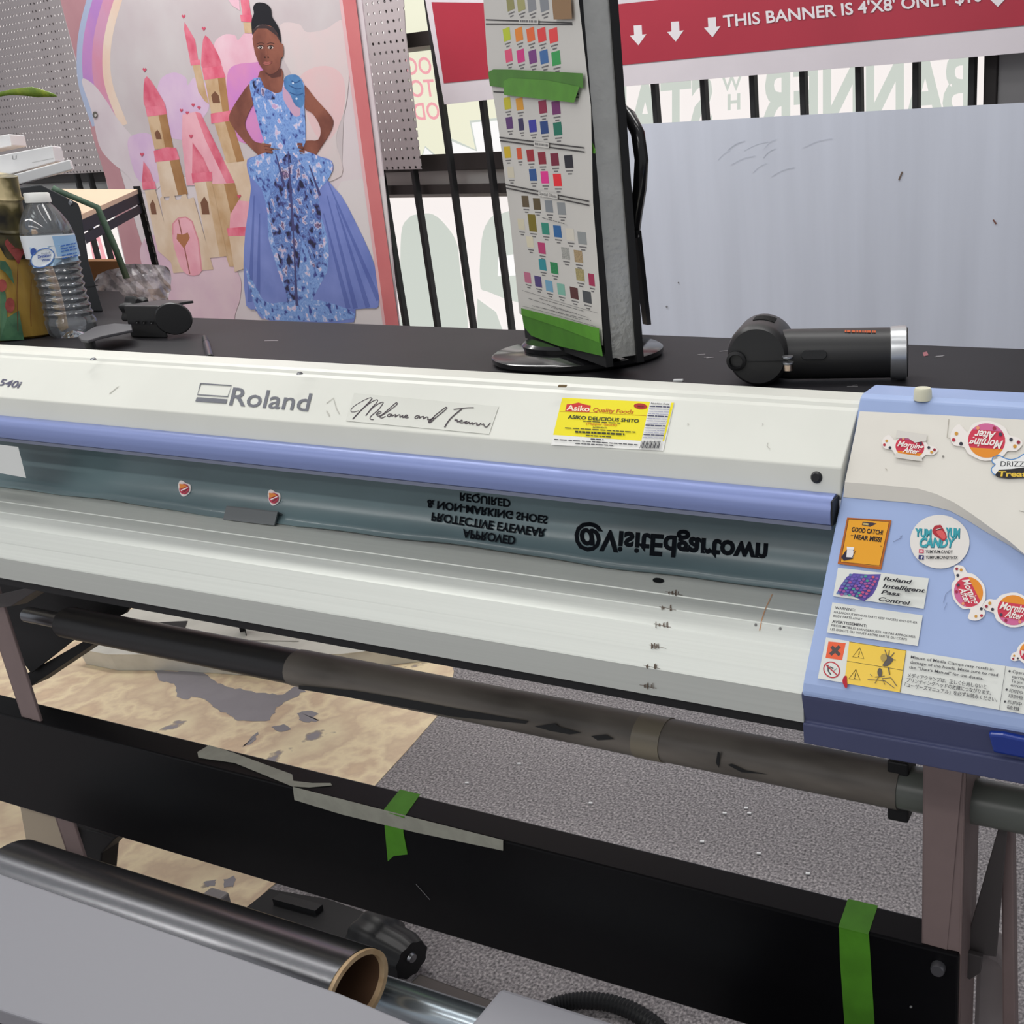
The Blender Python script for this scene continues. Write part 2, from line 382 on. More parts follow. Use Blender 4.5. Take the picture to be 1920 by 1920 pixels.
TAN = wc('tan', (206, 178, 146), (184, 148, 108), 14); TAND = wc('tandark', (172, 130, 86), (152, 108, 66), 14); TANL = wc('tanlight', (220, 200, 180), (206, 180, 154), 12)
BRN = (118, 78, 56)
d.poly([(72, -150), (113, 0), (152, 148), (172, 250), (197, 330), (215, 400), (268, 640), (330, 640), (260, 440), (225, 320), (190, 140), (190, -150)], PINKD)
d.poly([(300, -180), (230, -40), (198, 60), (195, 140), (212, 210), (260, 300), (330, 330), (640, 330), (660, -180)], mat('poster_sky', (200, 193, 195), .45, spec=.3, c2=(190, 178, 182), scale=3))
for x, w, c in ((0, 15, (168, 180, 208)), (15, 22, wc('violet', (196, 138, 192), (180, 130, 196))), (34, 20, wc('rose', (208, 138, 162), (204, 150, 180))), (52, 15, wc('sand', (224, 196, 178), (226, 206, 190)))):
    d.line([(200+x, -120), (178+x, -30), (157+x*.96, 50), (151+x*.93, 110), (156+x*.95, 165), (180+x, 235)], w, c, 5)
d.poly([(153, 150), (175, 158), (200, 190), (222, 225), (262, 270), (300, 300), (300, 350), (262, 360), (240, 330), (205, 300), (185, 270), (172, 210)], CLO, 4)
d.poly([(240, 262), (262, 250), (285, 256), (292, 300), (300, 340), (262, 340), (245, 300)], LIL, 4)
d.poly([(295, 190), (300, 150), (325, 136), (348, 145), (352, 160), (365, 145), (388, 160), (392, 200), (380, 222), (350, 260), (310, 250)], LIL, 4)
d.poly([(400, 90), (418, 66), (440, 66), (447, 75), (466, 60), (520, 80), (520, 250), (430, 250), (405, 180)], PKC, 4)
d.poly([(425, 150), (435, 125), (470, 118), (500, 130), (500, 260), (440, 260), (428, 200)], wc('magenta', (212, 140, 188), (200, 130, 200)), 4)
d.poly([(525, 47), (560, 45), (575, 60), (610, 55), (645, 40), (655, 120), (648, 200), (630, 260), (640, 330), (560, 330), (560, 180), (528, 100)], PAL, 4)
d.poly([(560, 160), (580, 130), (620, 125), (645, 150), (644, 210), (620, 260), (590, 250)], wc('blush', (222, 182, 186), (214, 188, 190), 6), 4)
d.poly([(300, 560), (275, 520), (262, 470), (285, 440), (330, 470), (360, 500), (380, 490), (420, 480), (450, 520), (450, 560), (440, 600), (460, 640), (310, 640)], wc('lowcloud', (216, 190, 200), (204, 170, 190), 5), 4)
d.poly([(720, 330), (640, 340), (600, 420), (640, 640), (750, 640)], mat('poster_white', (212, 206, 208), .45, spec=.3))
# castle: plain generic pink-roofed towers
def heart(x, y, s=4): d.poly([(x, y+s), (x-s, y-s*.3), (x-s*.5, y-s), (x, y-s*.4), (x+s*.5, y-s), (x+s, y-s*.3)], (200, 80, 105))
def arch(x, y, w, h, lean=3): d.poly([(x-w, y+h), (x-w-lean, y-h*.3), (x-lean, y-h), (x+w-lean, y-h*.3), (x+w, y+h)], BRN, 0)
d.poly([(420, 300), (465, 298), (480, 400), (440, 420)], TANL).poly([(361, 122), (375, 121), (386, 172), (392, 195), (384, 190), (372, 172)], TAN)
d.poly([(346, 41), (345, 55), (357, 117), (372, 115), (366, 75)], ROOF).poly([(356, 114), (375, 112), (376, 121), (358, 123)], RING); heart(344, 31)
d.poly([(384, 148), (422, 145), (430, 210), (458, 302), (425, 306), (396, 213)], TAN).poly([(408, 146), (422, 145), (430, 210), (458, 302), (444, 304), (418, 215)], TAND)
d.poly([(385, 66), (378, 100), (381, 131), (414, 127), (407, 98)], ROOF, 3).poly([(379, 128), (416, 123), (423, 145), (383, 150)], RING).poly([(395, 213), (433, 207), (436, 226), (396, 232)], RING); heart(382, 54); arch(406, 182, 7, 11)
d.poly([(447, -30), (462, -30), (471, 30), (455, 32)], ROOF).poly([(450, 28), (472, 28), (472, 42), (452, 40)], RING).poly([(456, 42), (470, 42), (474, 62), (459, 62)], TAN).poly([(415, -20), (448, -8), (450, 20), (435, 10)], PKC)
d.poly([(342, 215), (368, 209), (376, 212), (440, 343), (350, 348), (341, 262)], ROOFL).poly([(366, 210), (376, 212), (440, 343), (425, 345), (385, 262)], ROOF)
for h in ((340, 207), (351, 212), (362, 197), (373, 202)): heart(h[0], h[1], 3.5)
d.poly([(397, 345), (440, 343), (452, 385), (480, 500), (430, 500), (405, 420)], TAN).poly([(420, 345), (440, 343), (480, 500), (455, 500)], TAND)
d.poly([(276, 217), (312, 213), (325, 277), (290, 280)], TAN).poly([(297, 215), (312, 213), (325, 277), (310, 278)], TAND).poly([(293, 303), (336, 299), (352, 364), (304, 370)], TANL).poly([(318, 301), (336, 299), (352, 364), (334, 366)], TAND)
d.poly([(275, 143), (269, 172), (274, 203), (309, 203), (301, 180)], ROOF, 3).poly([(272, 200), (310, 199), (313, 214), (276, 219)], RING).poly([(288, 283), (312, 276), (330, 277), (337, 299), (291, 304)], RING); heart(271, 131); arch(298, 252, 5, 9)
d.poly([(269, 302), (266, 343), (288, 340), (281, 320)], ROOF).poly([(266, 342), (290, 340), (293, 354), (268, 356)], RING).poly([(271, 357), (291, 355), (330, 500), (296, 470)], TANL); heart(266, 290); arch(289, 388, 5, 14)
d.poly([(300, 372), (306, 366), (309, 376), (316, 376), (319, 367), (327, 366), (330, 375), (338, 374), (341, 365), (349, 364), (352, 373), (363, 370), (400, 505), (325, 512), (318, 480)], TANL)
d.poly([(364, 341), (397, 340), (426, 480), (392, 484)], TANL).poly([(386, 341), (397, 340), (426, 480), (412, 481)], TAN).poly([(361, 267), (360, 332), (395, 327), (381, 296)], ROOF, 0).poly([(359, 325), (397, 322), (398, 339), (361, 343)], RING); heart(358, 256); arch(386, 385, 7, 17)
d.poly([(324, 420), (334, 409), (348, 407), (360, 415), (372, 451), (378, 508), (356, 516), (338, 500), (324, 451)], ROOFL, 3).line([(324, 440), (324, 420), (334, 409), (348, 407), (360, 415), (372, 451), (378, 508)], 2.5, (214, 140, 150)).line([(335, 412), (356, 514)], 2, (150, 90, 80))
d.poly([(345, 466), (331, 448), (332, 438), (342, 440), (352, 436), (356, 446)], (170, 110, 72))
d.poly([(429, 440), (466, 436), (468, 500), (440, 510)], TANL).poly([(430, 432), (432, 402), (447, 376), (470, 378), (480, 434)], ROOFL, 0).poly([(425, 428), (470, 424), (470, 442), (428, 443)], RING); heart(448, 368)
# the printed girl
SK = wc('skin', (142, 88, 72), (110, 64, 54), 14); SKD = wc('skinshade', (92, 54, 48), (80, 46, 42), 14); HAIR = (27, 26, 32)
def q(*p): return [(400+x/3, y/3) for x, y in p]
FLO = ramp_mat('floral_satin', 'Noise', 44, [(.34, (58, 66, 140)), (.40, (108, 142, 206)), (.47, (132, 166, 222)), (.53, (104, 142, 208)), (.59, (150, 178, 228)), (.64, (216, 206, 228)), (.70, (190, 160, 202))], .4, detail=3)
FLOD = ramp_mat('floral_satin_dark', 'Noise', 40, [(.36, (34, 32, 62)), (.42, (70, 76, 142)), (.48, (112, 146, 208)), (.54, (78, 104, 172)), (.58, (150, 176, 222)), (.62, (206, 186, 212)), (.66, (64, 52, 92)), (.74, (180, 150, 190))], .4, detail=3)
TUL = wc('tulle', (126, 142, 208), (104, 122, 190), 7)
TULD = wc('tulleshade', (98, 116, 184), (86, 102, 172), 7)
d.poly(q((215, 465), (150, 540), (92, 640), (98, 695), (170, 790), (245, 865), (290, 905), (335, 875), (325, 815), (240, 800), (200, 755), (178, 690), (215, 600), (240, 560)), SK, 3)
d.poly(q((500, 470), (580, 560), (660, 650), (674, 700), (640, 775), (590, 850), (545, 912), (505, 880), (475, 850), (472, 808), (530, 790), (590, 785), (602, 720), (560, 640), (510, 600)), SK, 3)
d.poly(q((190, 900), (230, 880), (330, 850), (480, 840), (600, 880), (665, 905), (672, 960), (640, 1010), (720, 1100), (800, 1250), (880, 1420), (940, 1600), (930, 1700), (915, 1735), (800, 1740), (790, 1812), (600, 1815), (400, 1812), (270, 1790), (240, 1740), (185, 1720), (170, 1500), (180, 1300), (212, 1060), (192, 960)), TUL, 2)
for a, b in (((640, 1010), (930, 1690)), ((640, 1100), (800, 1735)), ((620, 1200), (760, 1735)), ((230, 1100), (205, 1700)), ((260, 1200), (250, 1750)), ((690, 1150), (870, 1730))): d.line(q(a, b), [2, 9], TULD)
d.poly(q((200, 905), (240, 880), (335, 845), (480, 835), (600, 885), (662, 910), (668, 965), (630, 1030), (590, 1080), (600, 1200), (645, 1350), (640, 1530), (560, 1680), (600, 1800), (330, 1800), (280, 1780), (330, 1730), (420, 1700), (370, 1540), (310, 1340), (305, 1200), (270, 1060), (205, 990)), FLO, 2)
d.poly(q((380, 905), (440, 860), (520, 960), (590, 1100), (610, 1300), (620, 1480), (560, 1500), (500, 1350), (460, 1750), (430, 1750), (380, 1500), (330, 1300), (310, 1120), (350, 1010)), FLOD, 2)
d.poly(q((180, 1500), (240, 1740), (330, 1800), (430, 1795), (600, 1812), (790, 1790), (760, 1740), (600, 1690), (470, 1690), (380, 1700), (280, 1690)), FLO, 2)
for a, b in (((420, 850), (450, 1300)), ((450, 1300), (470, 1720)), ((350, 860), (400, 1050)), ((540, 930), (600, 1100))): d.line(q(a, b), [2, 5], (70, 70, 120))
d.poly(q((262, 400), (385, 385), (390, 450), (420, 470), (400, 530), (320, 540), (262, 470)), SK, 2).poly(q((290, 410), (385, 385), (382, 430), (330, 440)), SKD)
d.poly(q((205, 458), (262, 436), (285, 490), (330, 520), (385, 515), (400, 440), (470, 425), (512, 480), (512, 600), (518, 800), (475, 835), (340, 835), (286, 800), (240, 640), (214, 540)), FLO, 2)
d.poly(q((215, 462), (262, 440), (290, 495), (350, 525), (345, 560), (300, 560), (240, 520)), FLOD)
d.poly(q((390, 505), (400, 490), (470, 560), (490, 640), (460, 655), (430, 620), (395, 560)), (196, 158, 186), 3)
TE = wc('teal', (86, 134, 186), (64, 108, 162), 25)
d.poly(q((400, 440), (430, 420), (475, 425), (505, 475), (512, 560), (495, 605), (460, 590), (430, 530), (400, 490)), TE, 3)
for a in (((425, 480), (470, 500), (495, 495)), ((430, 520), (470, 535), (505, 525)), ((440, 455), (465, 465), (490, 450))): d.line(q(*a), 2, (48, 84, 138), 3)
d.ell(*q((448, 468))[0], 2, (205, 220, 240)).ell(*q((468, 555))[0], 2, (205, 220, 240))
d.poly(q((225, 190), (300, 120), (370, 180), (378, 240), (392, 250), (394, 310), (380, 330), (372, 380), (345, 410), (310, 415), (270, 380), (245, 330), (228, 270)), SK, 3)
d.poly(q((214, 150), (216, 110), (228, 75), (224, 40), (245, 15), (290, 18), (322, 45), (328, 90), (350, 125), (372, 170), (380, 240), (360, 190), (330, 150), (275, 138), (235, 150), (222, 200)), HAIR, 3)
d.poly(q((222, 165), (275, 135), (340, 155), (372, 215), (380, 245), (355, 200), (300, 160), (250, 160), (225, 185)), (62, 48, 50), 0)
for x in (265, 322):
    X, Y = q((x, 268))[0]; d.ell(X, Y, 5.2, (196, 178, 172), 2.6).ell(X, Y, 2.7, (22, 16, 16)).line([(X-6, Y-2), (X, Y-4), (X+6, Y-2.5)], 1.6, (26, 18, 18), 3).line([(X-7, Y-7), (X, Y-9), (X+7, Y-7.5)], 1.1, (72, 44, 38), 3).ell(X-1, Y-1, .8, (230, 225, 220))
d.line(q((297, 275), (299, 308)), 2.5, (142, 88, 72)).ell(*q((290, 322))[0], 1.5, (58, 32, 28)).ell(*q((308, 322))[0], 1.5, (58, 32, 28))
d.poly(q((278, 352), (292, 347), (302, 349), (312, 347), (328, 351), (316, 362), (302, 366), (288, 362)), (166, 96, 90), 3).line(q((275, 349), (302, 357), (331, 347)), .8, (92, 50, 46), 3)
for k, (x, y) in enumerate(((285, 812), (290, 830), (296, 848), (500, 812), (505, 830), (512, 850))): d.line(q((x, y), (x+(38 if k < 3 else -28), y+(8 if k < 3 else -2))), 4.5, SK).line(q((x, y+9), (x+(34 if k < 3 else -24), y+16)), 1, SKD)
STR = wc('stripe', (204, 120, 122), (196, 108, 112), 5)
d.poly([(632, -80), (657, -80), (667, 0), (706, 310), (752, 640), (727, 640), (683, 310), (642, 0)], STR).poly([(626, -80), (632, -80), (642, 0), (683, 310), (727, 640), (722, 640), (677, 310), (636, 0)], wc('stripeedge', (220, 180, 184), (214, 170, 174), 5))
d.ell(178, 215, 4.5, (96, 92, 86), 6).ell(179, 216, 2.2, (190, 184, 180), 3)
d.build('poster_print', pos)

# ------------------------------------------------------------------ work table behind the printer
TAB = mat('table_laminate', (46, 45, 48), .5, spec=.12, noise=.12, scale=7, lo=.35, hi=.7)
tb = thing('work_table', (-1, 1, 0), 'long dark grey work table behind the printer', 'table')
MB().ext([(-2.8, .852, TZ), (.45, .852, TZ), (.45, 1.165, TZ), (-1.695, 1.165, TZ), (-2.14, 1.44, TZ), (-2.8, 1.44, TZ)], (0, 0, -.028)).build('tabletop', TAB, tb, bevel=.002)
for x, y in ((-2.75, .88), (-2.75, 1.02), (.4, .88), (.4, 1.13)): MB().box(x-.02, x+.02, y-.02, y+.02, 0, TZ-.028).build('leg', MATTE, tb)
d = Dec(ZP(TZ), .0004)
for k in range(9):
    x, y = random.choice([(560, 625), (470, 640), (1600, 720), (1390, 720), (1320, 665), (1750, 665), (800, 680)]); x += random.uniform(-30, 30); y += random.uniform(-8, 8)
    d = Dec(ZP(TZ), .0004); d.line([(x, y), (x+random.uniform(8, 26), y-random.uniform(0, 2))], 1, (128, 126, 128)); d.build('scratch', tb)
d = Dec(ZP(TZ), .0004); d.poly([(1730, 661), (1738, 659), (1741, 666), (1732, 668)], (150, 90, 96)); d.build('paint_spot', tb)
for u, v, w, l in ((1272, 715, 7, 'white paper crumb on the table in front of the black duster'),):
    p = ZP(TZ)(u, v); MB().obox(p+V((0, 0, .0012)), (.0048, .0015, 0), (-.0006, .0022, 0), (0, 0, .001)).build('paper_scrap', WHITE)
    tag(bpy.data.objects['paper_scrap'], l, 'paper scrap')

# ------------------------------------------------------------------ wide format printer
X0, XU = -2.15, -.262
pr = thing('wide_format_printer', (-1, .75, 0), 'long white and blue wide format printer on a dark steel stand', 'printer')
cov = [(.845, 1.06), (.845, 1.094), (.838, 1.0985), (.802, 1.0995), (.797, 1.0975), (.7945, 1.0945), (.790, 1.0925), (.744, 1.0537), (.7395, 1.0307), (.745, 1.024), (.77, 1.024)]
o = MB().prism(cov, X0, XU).build('top_cover', CREAM, pr, bevel=.0012)
bar = [(.7300, 1.0352), (.7255, 1.0364), (.7195, 1.0348), (.7145, 1.0306), (.7118, 1.0245), (.7110, 1.0180), (.7118, 1.0135), (.7140, 1.0118), (.722, 1.0116), (.7305, 1.013)]
bar = [(y*1.0151, CAMZ+(z-CAMZ)*1.0151) for y, z in bar]
BARB = mat('blue_aluminium', (132, 146, 196), .38, .25, noise=.06, scale=30, stretch=(.05, 6, 6))
o = MB().prism(bar, X0, -.2655, sm=True).build('cover_handle_bar', BARB, pr)
MB().box(-.2652, -.2636, .7232, .7410, 1.0077, 1.030).build('bar_end_cap', BLACK, pr)
MB().box(X0, -.2655, .7243, .7288, 1.0035, 1.0074).build('bar_lip', mat('smoky_lip', (120, 126, 146), .3, spec=.6), pr)
# smoked window panel of the cover, hollow towards the inside
ACR = mat('smoked_acrylic', (114, 136, 140), .22, spec=.5, c2=(84, 100, 104), scale=3, stretch=(1, 3, 3), lo=.3, hi=.75, bump=.1, bscale=9)
mb = MB(); NX = 90; rows = []
prof = [(.7780, 1.0010), (.7780, .9885), (.7740, .9690), (.7630, .9490), (.7530, .9370), (.7440, .9325)]
for i, (y, z) in enumerate(prof):
    row = []
    for k in range(NX+1):
        x = X0+(-.264-X0)*k/NX
        w = (.0016*sin(x*11)+.0012*sin(x*23+1)+.0008*sin(x*47))*(i/5)**3
        row.append((x, y-w*.8, z-w*.35-.0015*(i == 5)*(x < -.9)))
    rows.append(row)
vs = [p for r_ in rows for p in r_]; n = NX+1
mb.add(vs, [(i*n+k, i*n+k+1, (i+1)*n+k+1, (i+1)*n+k) for i in range(5) for k in range(NX)], 0, True)
win_p = mb.build('window_panel', ACR, pr)
m_ = win_p.modifiers.new('solid', 'SOLIDIFY'); m_.thickness = .002; m_.offset = 0
class Prof:                                       # a bent sheet itself, as seen at (u, v)
    def __init__(s, pr_): s.pr = pr_
    def __call__(s, u, v, off=0):
        dr = ray(u, v); k = dr.z/dr.y; best = None
        for (y0, z0), (y1, z1) in zip(s.pr, s.pr[1:]):
            a, b = z0-CAMZ-k*y0, z1-CAMZ-k*y1
            if a*b <= 0 and a != b:
                y = y0+(y1-y0)*a/(a-b)
                if best is None or y < best: best = y
        if best is None: best = s.pr[-1][0]
        return EYE+dr*((best-off)/dr.y)
PAN = Prof(prof)
INK = (22, 30, 38)
d = Dec(PAN, .0014, .0003)
def flip(t, l, r, yb, yt, bold): d.text(t, (l[0], l[1]), r, (l[0]+(yt[0]), l[1]+yt[1]), mat('decal_ink', (12, 16, 22), .8, spec=.1), bold)
flip('REQUIRED', (862, 924), (957, 937), 0, (0, 15), .03)
flip('& NON-MARKING SHOES', (801, 937), (1027, 968), 0, (-1, 15), .03)
flip('PROTECTIVE EYEWEAR', (810, 961), (1024, 992), 0, (-2, 16), .03)
flip('APPROVED', (868, 992), (967, 1006), 0, (-2, 16), .03)
d.build('decal_lettering', win_p)
d = Dec(PAN, .0014, .0003)
flip('@VisitEdgartown', (1078, 990), (1440, 1021), 0, (-3, 40), .035)
d.build('decal_lettering', win_p)
for (x, y) in ((345, 915), (513, 932)):
    d = Dec(PAN, .0016, .0009)
    d.poly([(x-11, y-4), (x-9, y-12), (x-4, y-14), (x+4, y-9), (x+12, y-6), (x+12, y+6), (x+6, y+13), (x-2, y+16), (x-8, y+9)], (235, 225, 222), 3).ell(x, y+2, 9, (205, 70, 95), 10).poly([(x-9, y-8), (x, y-7), (x+6, y-3), (x-8, y+2)], (232, 140, 60)).line([(x-6, y+5), (x+7, y-1)], 2.2, (245, 230, 230)).line([(x-4, y+9), (x+6, y+4)], 1.8, (120, 50, 60))
    d.build('candy_sticker', win_p)
d = Dec(Pl((0, .716, .972), (0, -1, .25)), .004); d.poly([(-60, 826), (34, 838), (49, 896), (-60, 876)], mat('white_paper', (206, 208, 206), .6)); d.build('paper_slip', win_p)
# platen: ribbed aluminium front apron
ALU = mat('brushed_aluminium', (206, 209, 203), .46, .4, spec=.5, noise=.06, scale=60, stretch=(.03, 8, 8), lo=.3, hi=.7)
pl = [(.80, .931), (.7476, .930), (.7112, .9279), (.7105, .9271), (.6885, .9254), (.6878, .9246), (.6645, .9196), (.6636, .9185), (.6520, .9058), (.6512, .9046), (.6395, .8934), (.6387, .8922), (.6372, .8668), (.640, .8655), (.66, .868), (.70, .90), (.80, .92)]
pla = MB().prism(pl, X0, XU).build('platen', ALU, pr)
MB().box(X0, XU+.0, .642, .70, .855, .866).build('platen_underside', MATTE, pr)
PLAT = Prof(pl[0:13])
SM = mat('soot_mark', (92, 78, 66), .7)
for cx, cy, f_ in ((1262, 1112, (.6664, .944)), (1250, 1140, (.655, .9335)), (1240, 1172, (.6465, .9185)), (1231, 1212, (.6412, .901)), (1220, 1250, (.6383, .8795)), (1213, 1287, (.6378, .875))):
    d = Dec(PLAT, .0007)
    rr = random.Random(cx)
    d.line([(cx-14, cy-3), (cx+18, cy+4)], .8, SM)
    for k in range(9):
        x = cx+rr.uniform(-12, 12); h = rr.uniform(1.5, 7); d.line([(x, cy-h), (x+rr.uniform(-1, 1), cy+h*.8)], rr.uniform(.8, 2), SM)
    d.build('soot_mark', pla)
d = Dec(PLAT, .0012); d.poly([(1224, 1086), (1230, 1083), (1242, 1085), (1245, 1090), (1238, 1093), (1226, 1091)], (14, 14, 15), 2); d.build('slot', pla)
d = Dec(PLAT, .0008); d.line([(1448, 1114), (1432, 1150), (1424, 1182)], [1.5, 2], (190, 140, 100), 4); d.ell(1417, 1171, 2.5, (110, 110, 108)).ell(1463, 1178, 2.5, (110, 110, 108)); d.each('adhesive_mark', pla)
# face plane of the cover and its prints
CF_ = Pl((0, .790, 1.0925), (0, -(1.0925-1.0537), (.790-.744)))
d = Dec(CF_, .0006); GR = mat('print_grey', (104, 106, 114), .4)
d.text('540i', (-4, 722), (38, 728), (0, 709), (90, 90, 110), .02, .25)
d.build('model_lettering', pr)
d = Dec(CF_, .0006)
d.text('Roland', (429, 759), (582, 771), (433, 724), GR, .01, .12)
d.line([(376, 719), (434, 723), (427, 743.5), (370, 740)], 2.2, GR, 0, True).poly([(369, 744.5), (426, 748.5), (424, 756.5), (366, 752.5)], GR)
d.build('maker_lettering', pr)
d = Dec(CF_, .0006); FA = mat('faint_scratch', (186, 184, 176), .6)
d.line([(612, 756), (625, 746), (630, 765), (636, 776)], 1.5, FA).line([(612, 770), (618, 780)], 2, FA).line([(205, 738), (222, 724)], 1.2, FA).line([(1440, 830), (1438, 836), (1444, 842)], 1.2, FA).ell(1290, 795, 1.5, FA).ell(1430, 795, 1.3, FA); d.each('scratch_mark', pr)
d = Dec(CF_, .0006)
FILM = mat('clear_tape', (216, 217, 208), .18, spec=.6)
d.poly([(664, 737), (935, 762), (917, 814), (648, 789)], FILM)
PEN = mat('script_ink', (58, 46, 54), .5)
def s5(*p): return [(620+x*.17708, 730+y*.17708) for x, y in p]
for st, w in ((((300, 225), (250, 240), (215, 235), (230, 195), (300, 145), (400, 95), (435, 95), (400, 140), (320, 220), (230, 315)), 1.5), (((440, 95), (395, 150), (310, 235), (232, 318)), 2.4), (((232, 315), (330, 215), (430, 135), (490, 110), (490, 135), (430, 200), (370, 280)), 1.5), (((370, 280), (450, 190), (530, 140), (555, 145), (500, 220), (425, 285), (420, 315), (455, 320)), 1.6), (((480, 265), (520, 255), (535, 240), (510, 235), (485, 262), (500, 282), (540, 270), (600, 220), (680, 150), (700, 140), (700, 160), (640, 210), (560, 265), (520, 290), (540, 303), (580, 285)), 1.5), (((640, 262), (615, 262), (600, 280), (620, 288), (650, 262), (645, 285), (675, 270), (690, 268), (680, 292), (720, 270), (735, 272), (730, 295), (765, 275), (760, 298), (790, 290), (815, 278), (800, 272), (780, 290), (800, 302), (825, 296)), 1.6), (((930, 278), (905, 282), (890, 300), (910, 308), (940, 280), (935, 305), (965, 288), (985, 288), (980, 312), (1015, 292), (1030, 300), (1025, 320), (1050, 318), (1090, 300), (1080, 310), (1045, 330), (1035, 348), (1060, 348), (1110, 300), (1180, 245), (1228, 200), (1215, 190), (1170, 225), (1100, 280), (1060, 330), (1045, 350)), 1.6), (((1300, 212), (1360, 205), (1440, 195), (1515, 193)), 1.6), (((1390, 205), (1310, 270), (1250, 330), (1205, 402)), 2.2), (((1320, 310), (1315, 330), (1340, 322), (1340, 345), (1370, 335), (1395, 335), (1385, 325), (1365, 345), (1390, 355), (1420, 345), (1445, 340), (1420, 355), (1440, 362), (1465, 345), (1470, 368), (1500, 350), (1500, 372), (1530, 355), (1550, 358), (1545, 378), (1575, 375), (1585, 360), (1600, 372), (1620, 365), (1625, 388), (1650, 398), (1690, 355)), 1.7)):
    d.line(s5(*st), w, PEN, 4)
d.build('script_sticker', pr, 'clear tape sticker with handwritten style black lettering')
# yellow food label
d = Dec(CF_, .0007)
def L4(x, y): return (1030+x*.1302, 730+y*.1302)
Q4 = lambda *p: [L4(*a) for a in p]
d.poly(Q4((185, 115), (1800, 185), (1640, 885), (25, 800)), (224, 224, 220)).poly(Q4((185, 122), (1450, 178), (1325, 742), (55, 655)), (232, 218, 26)).poly(Q4((1755, 190), (1795, 190), (1650, 750), (1630, 745)), (232, 218, 26))
d.line(Q4((150, 318), (590, 332), (1395, 380)), .8, (190, 130, 30)).poly(Q4((250, 215), (320, 212), (420, 188), (500, 215), (598, 232), (575, 330), (228, 312)), (200, 44, 40))
d.text('Asiko', L4(245, 298), L4(575, 318), L4(262, 220), (240, 225, 200), .025).text('Quality Foods', L4(620, 318), L4(1205, 350), L4(640, 262), (196, 98, 30), .02)
d.ell(*L4(1312, 242), (12.5, 1), (170, 36, 30), 5.4).dashes(L4(1270, 255), L4(1365, 259), 3, (110, 20, 20), 4)
d.text('ASIKO DELICIOUS SHITO', L4(262, 418), L4(1285, 478), L4(272, 368), (30, 44, 28), .025).text('(Pepper Sauce)', L4(525, 505), L4(970, 525), L4(532, 472), (200, 110, 30), .012)
d.dashes(L4(480, 462), L4(1020, 492), 1.5, (60, 60, 30)).text('INGREDIENTS', L4(625, 556), L4(825, 562), L4(628, 536), (60, 62, 30), .02)
d.dashes(L4(225, 560), L4(1238, 622), 1.8, (74, 74, 30), 12).dashes(L4(370, 622), L4(1080, 660), 3.4, (44, 48, 28), 10).dashes(L4(525, 668), L4(885, 692), 2, (74, 74, 30), 5)
d.dashes(L4(595, 722), L4(780, 732), 2, (60, 60, 70), 2).dashes(L4(70, 725), L4(1270, 805), 1.7, (60, 60, 66), 14).dashes(L4(370, 785), L4(930, 815), 1.7, (60, 60, 66), 8)
d.text('Nutrition Facts', L4(1462, 212), L4(1725, 222), L4(1468, 188), (40, 40, 46), .02)
for k, y in enumerate(range(250, 700, 34)): d.dashes(L4(1445-(y-250)*.22, y), L4(1735-(y-250)*.22, y+12), 1.2 if k % 4 else 2, (150, 152, 176) if k % 4 else (60, 62, 90), 4, .9)
for k in range(15):
    x = 1330+k*19; d.line([L4(x, 742), L4(x-28, 848)], .8+(k*7 % 3)*.6, (60, 60, 66))
d.build('food_label_sticker', pr, 'yellow food label sticker with red and black lettering')
# small clutter on the lip and the round plug
PLG = Pl((0, .7415, 1.042), (0, -.023, .0045)); pc = PLG(1531, 895)
MB().lathe(pc, [(0, .003), (.0035, .003), (.0048, .0018), (.0054, 0)], 24, PLG.n).build('cover_plug', BLACK, pr)
for u, v in ((175, 673), (562, 700)):
    p = Pl((0, .80, 1.0995), (0, 0, 1))(u, v); MB().lathe(p-V((0, 0, .001)), [(0, .0026), (.002, .0024), (.0032, .001), (.0034, 0)], 12).build('cover_screw', STEEL, pr)

# right hand housing
hx = .17
body = [(.850, .86), (.850, 1.090), (.848, 1.1015), (.840, 1.1060), (.803, 1.1062), (.7965, 1.1035), (.789, 1.0930), (.7810, 1.0785), (.741, 1.0285), (.645, .9120), (.6385, .9030), (.6352, .8955), (.6368, .8870), (.6415, .8665), (.6372, .8660), (.6378, .8475), (.6405, .8462), (.70, .838)]
hs = MB().prism(body, XU, hx).build('control_housing', BLUE, pr, bevel=.002)
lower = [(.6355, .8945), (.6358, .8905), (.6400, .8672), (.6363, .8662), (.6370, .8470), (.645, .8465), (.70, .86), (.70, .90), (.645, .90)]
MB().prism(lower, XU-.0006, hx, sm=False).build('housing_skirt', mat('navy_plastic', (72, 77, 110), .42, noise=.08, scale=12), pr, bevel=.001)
MB().prism([(.655, .8475), (.66, .832), (.72, .815), (.84, .82), (.84, .85)], -.245, hx).build('housing_underside', MATTE, pr, bevel=.002)
PB_ = Pl((0, .741, 1.0285), (0, -(1.0285-.912), (.741-.645)))
PC_ = Pl((0, .788, 1.0925), (0, -(1.0925-1.0405), (.788-.744)))
up = [(1612, 771), (1760, 778), (1975, 790), (1975, 1096), (1920, 1038), (1893, 1015), (1858, 990), (1824, 965), (1789, 942), (1755, 926), (1721, 916), (1640, 908), (1584, 904)]
dn = [(1612, 771), (1760, 778), (1975, 790), (1975, 1098), (1922, 1042), (1890, 1021), (1850, 998), (1815, 976), (1780, 957), (1739, 947), (1700, 942), (1640, 937), (1581, 932)]
mb = MB(); A = [PC_(*p, .001) for p in up]; B = [PC_(*p, .001) for p in dn[:3]]+[PB_(*p, .0005) for p in dn[3:]]; n = len(A)
mb.add(A, [list(range(n))]); mb.add(A+B, [(i, (i+1) % n, (i+1) % n+n, i+n) for i in range(n)], 0, True)
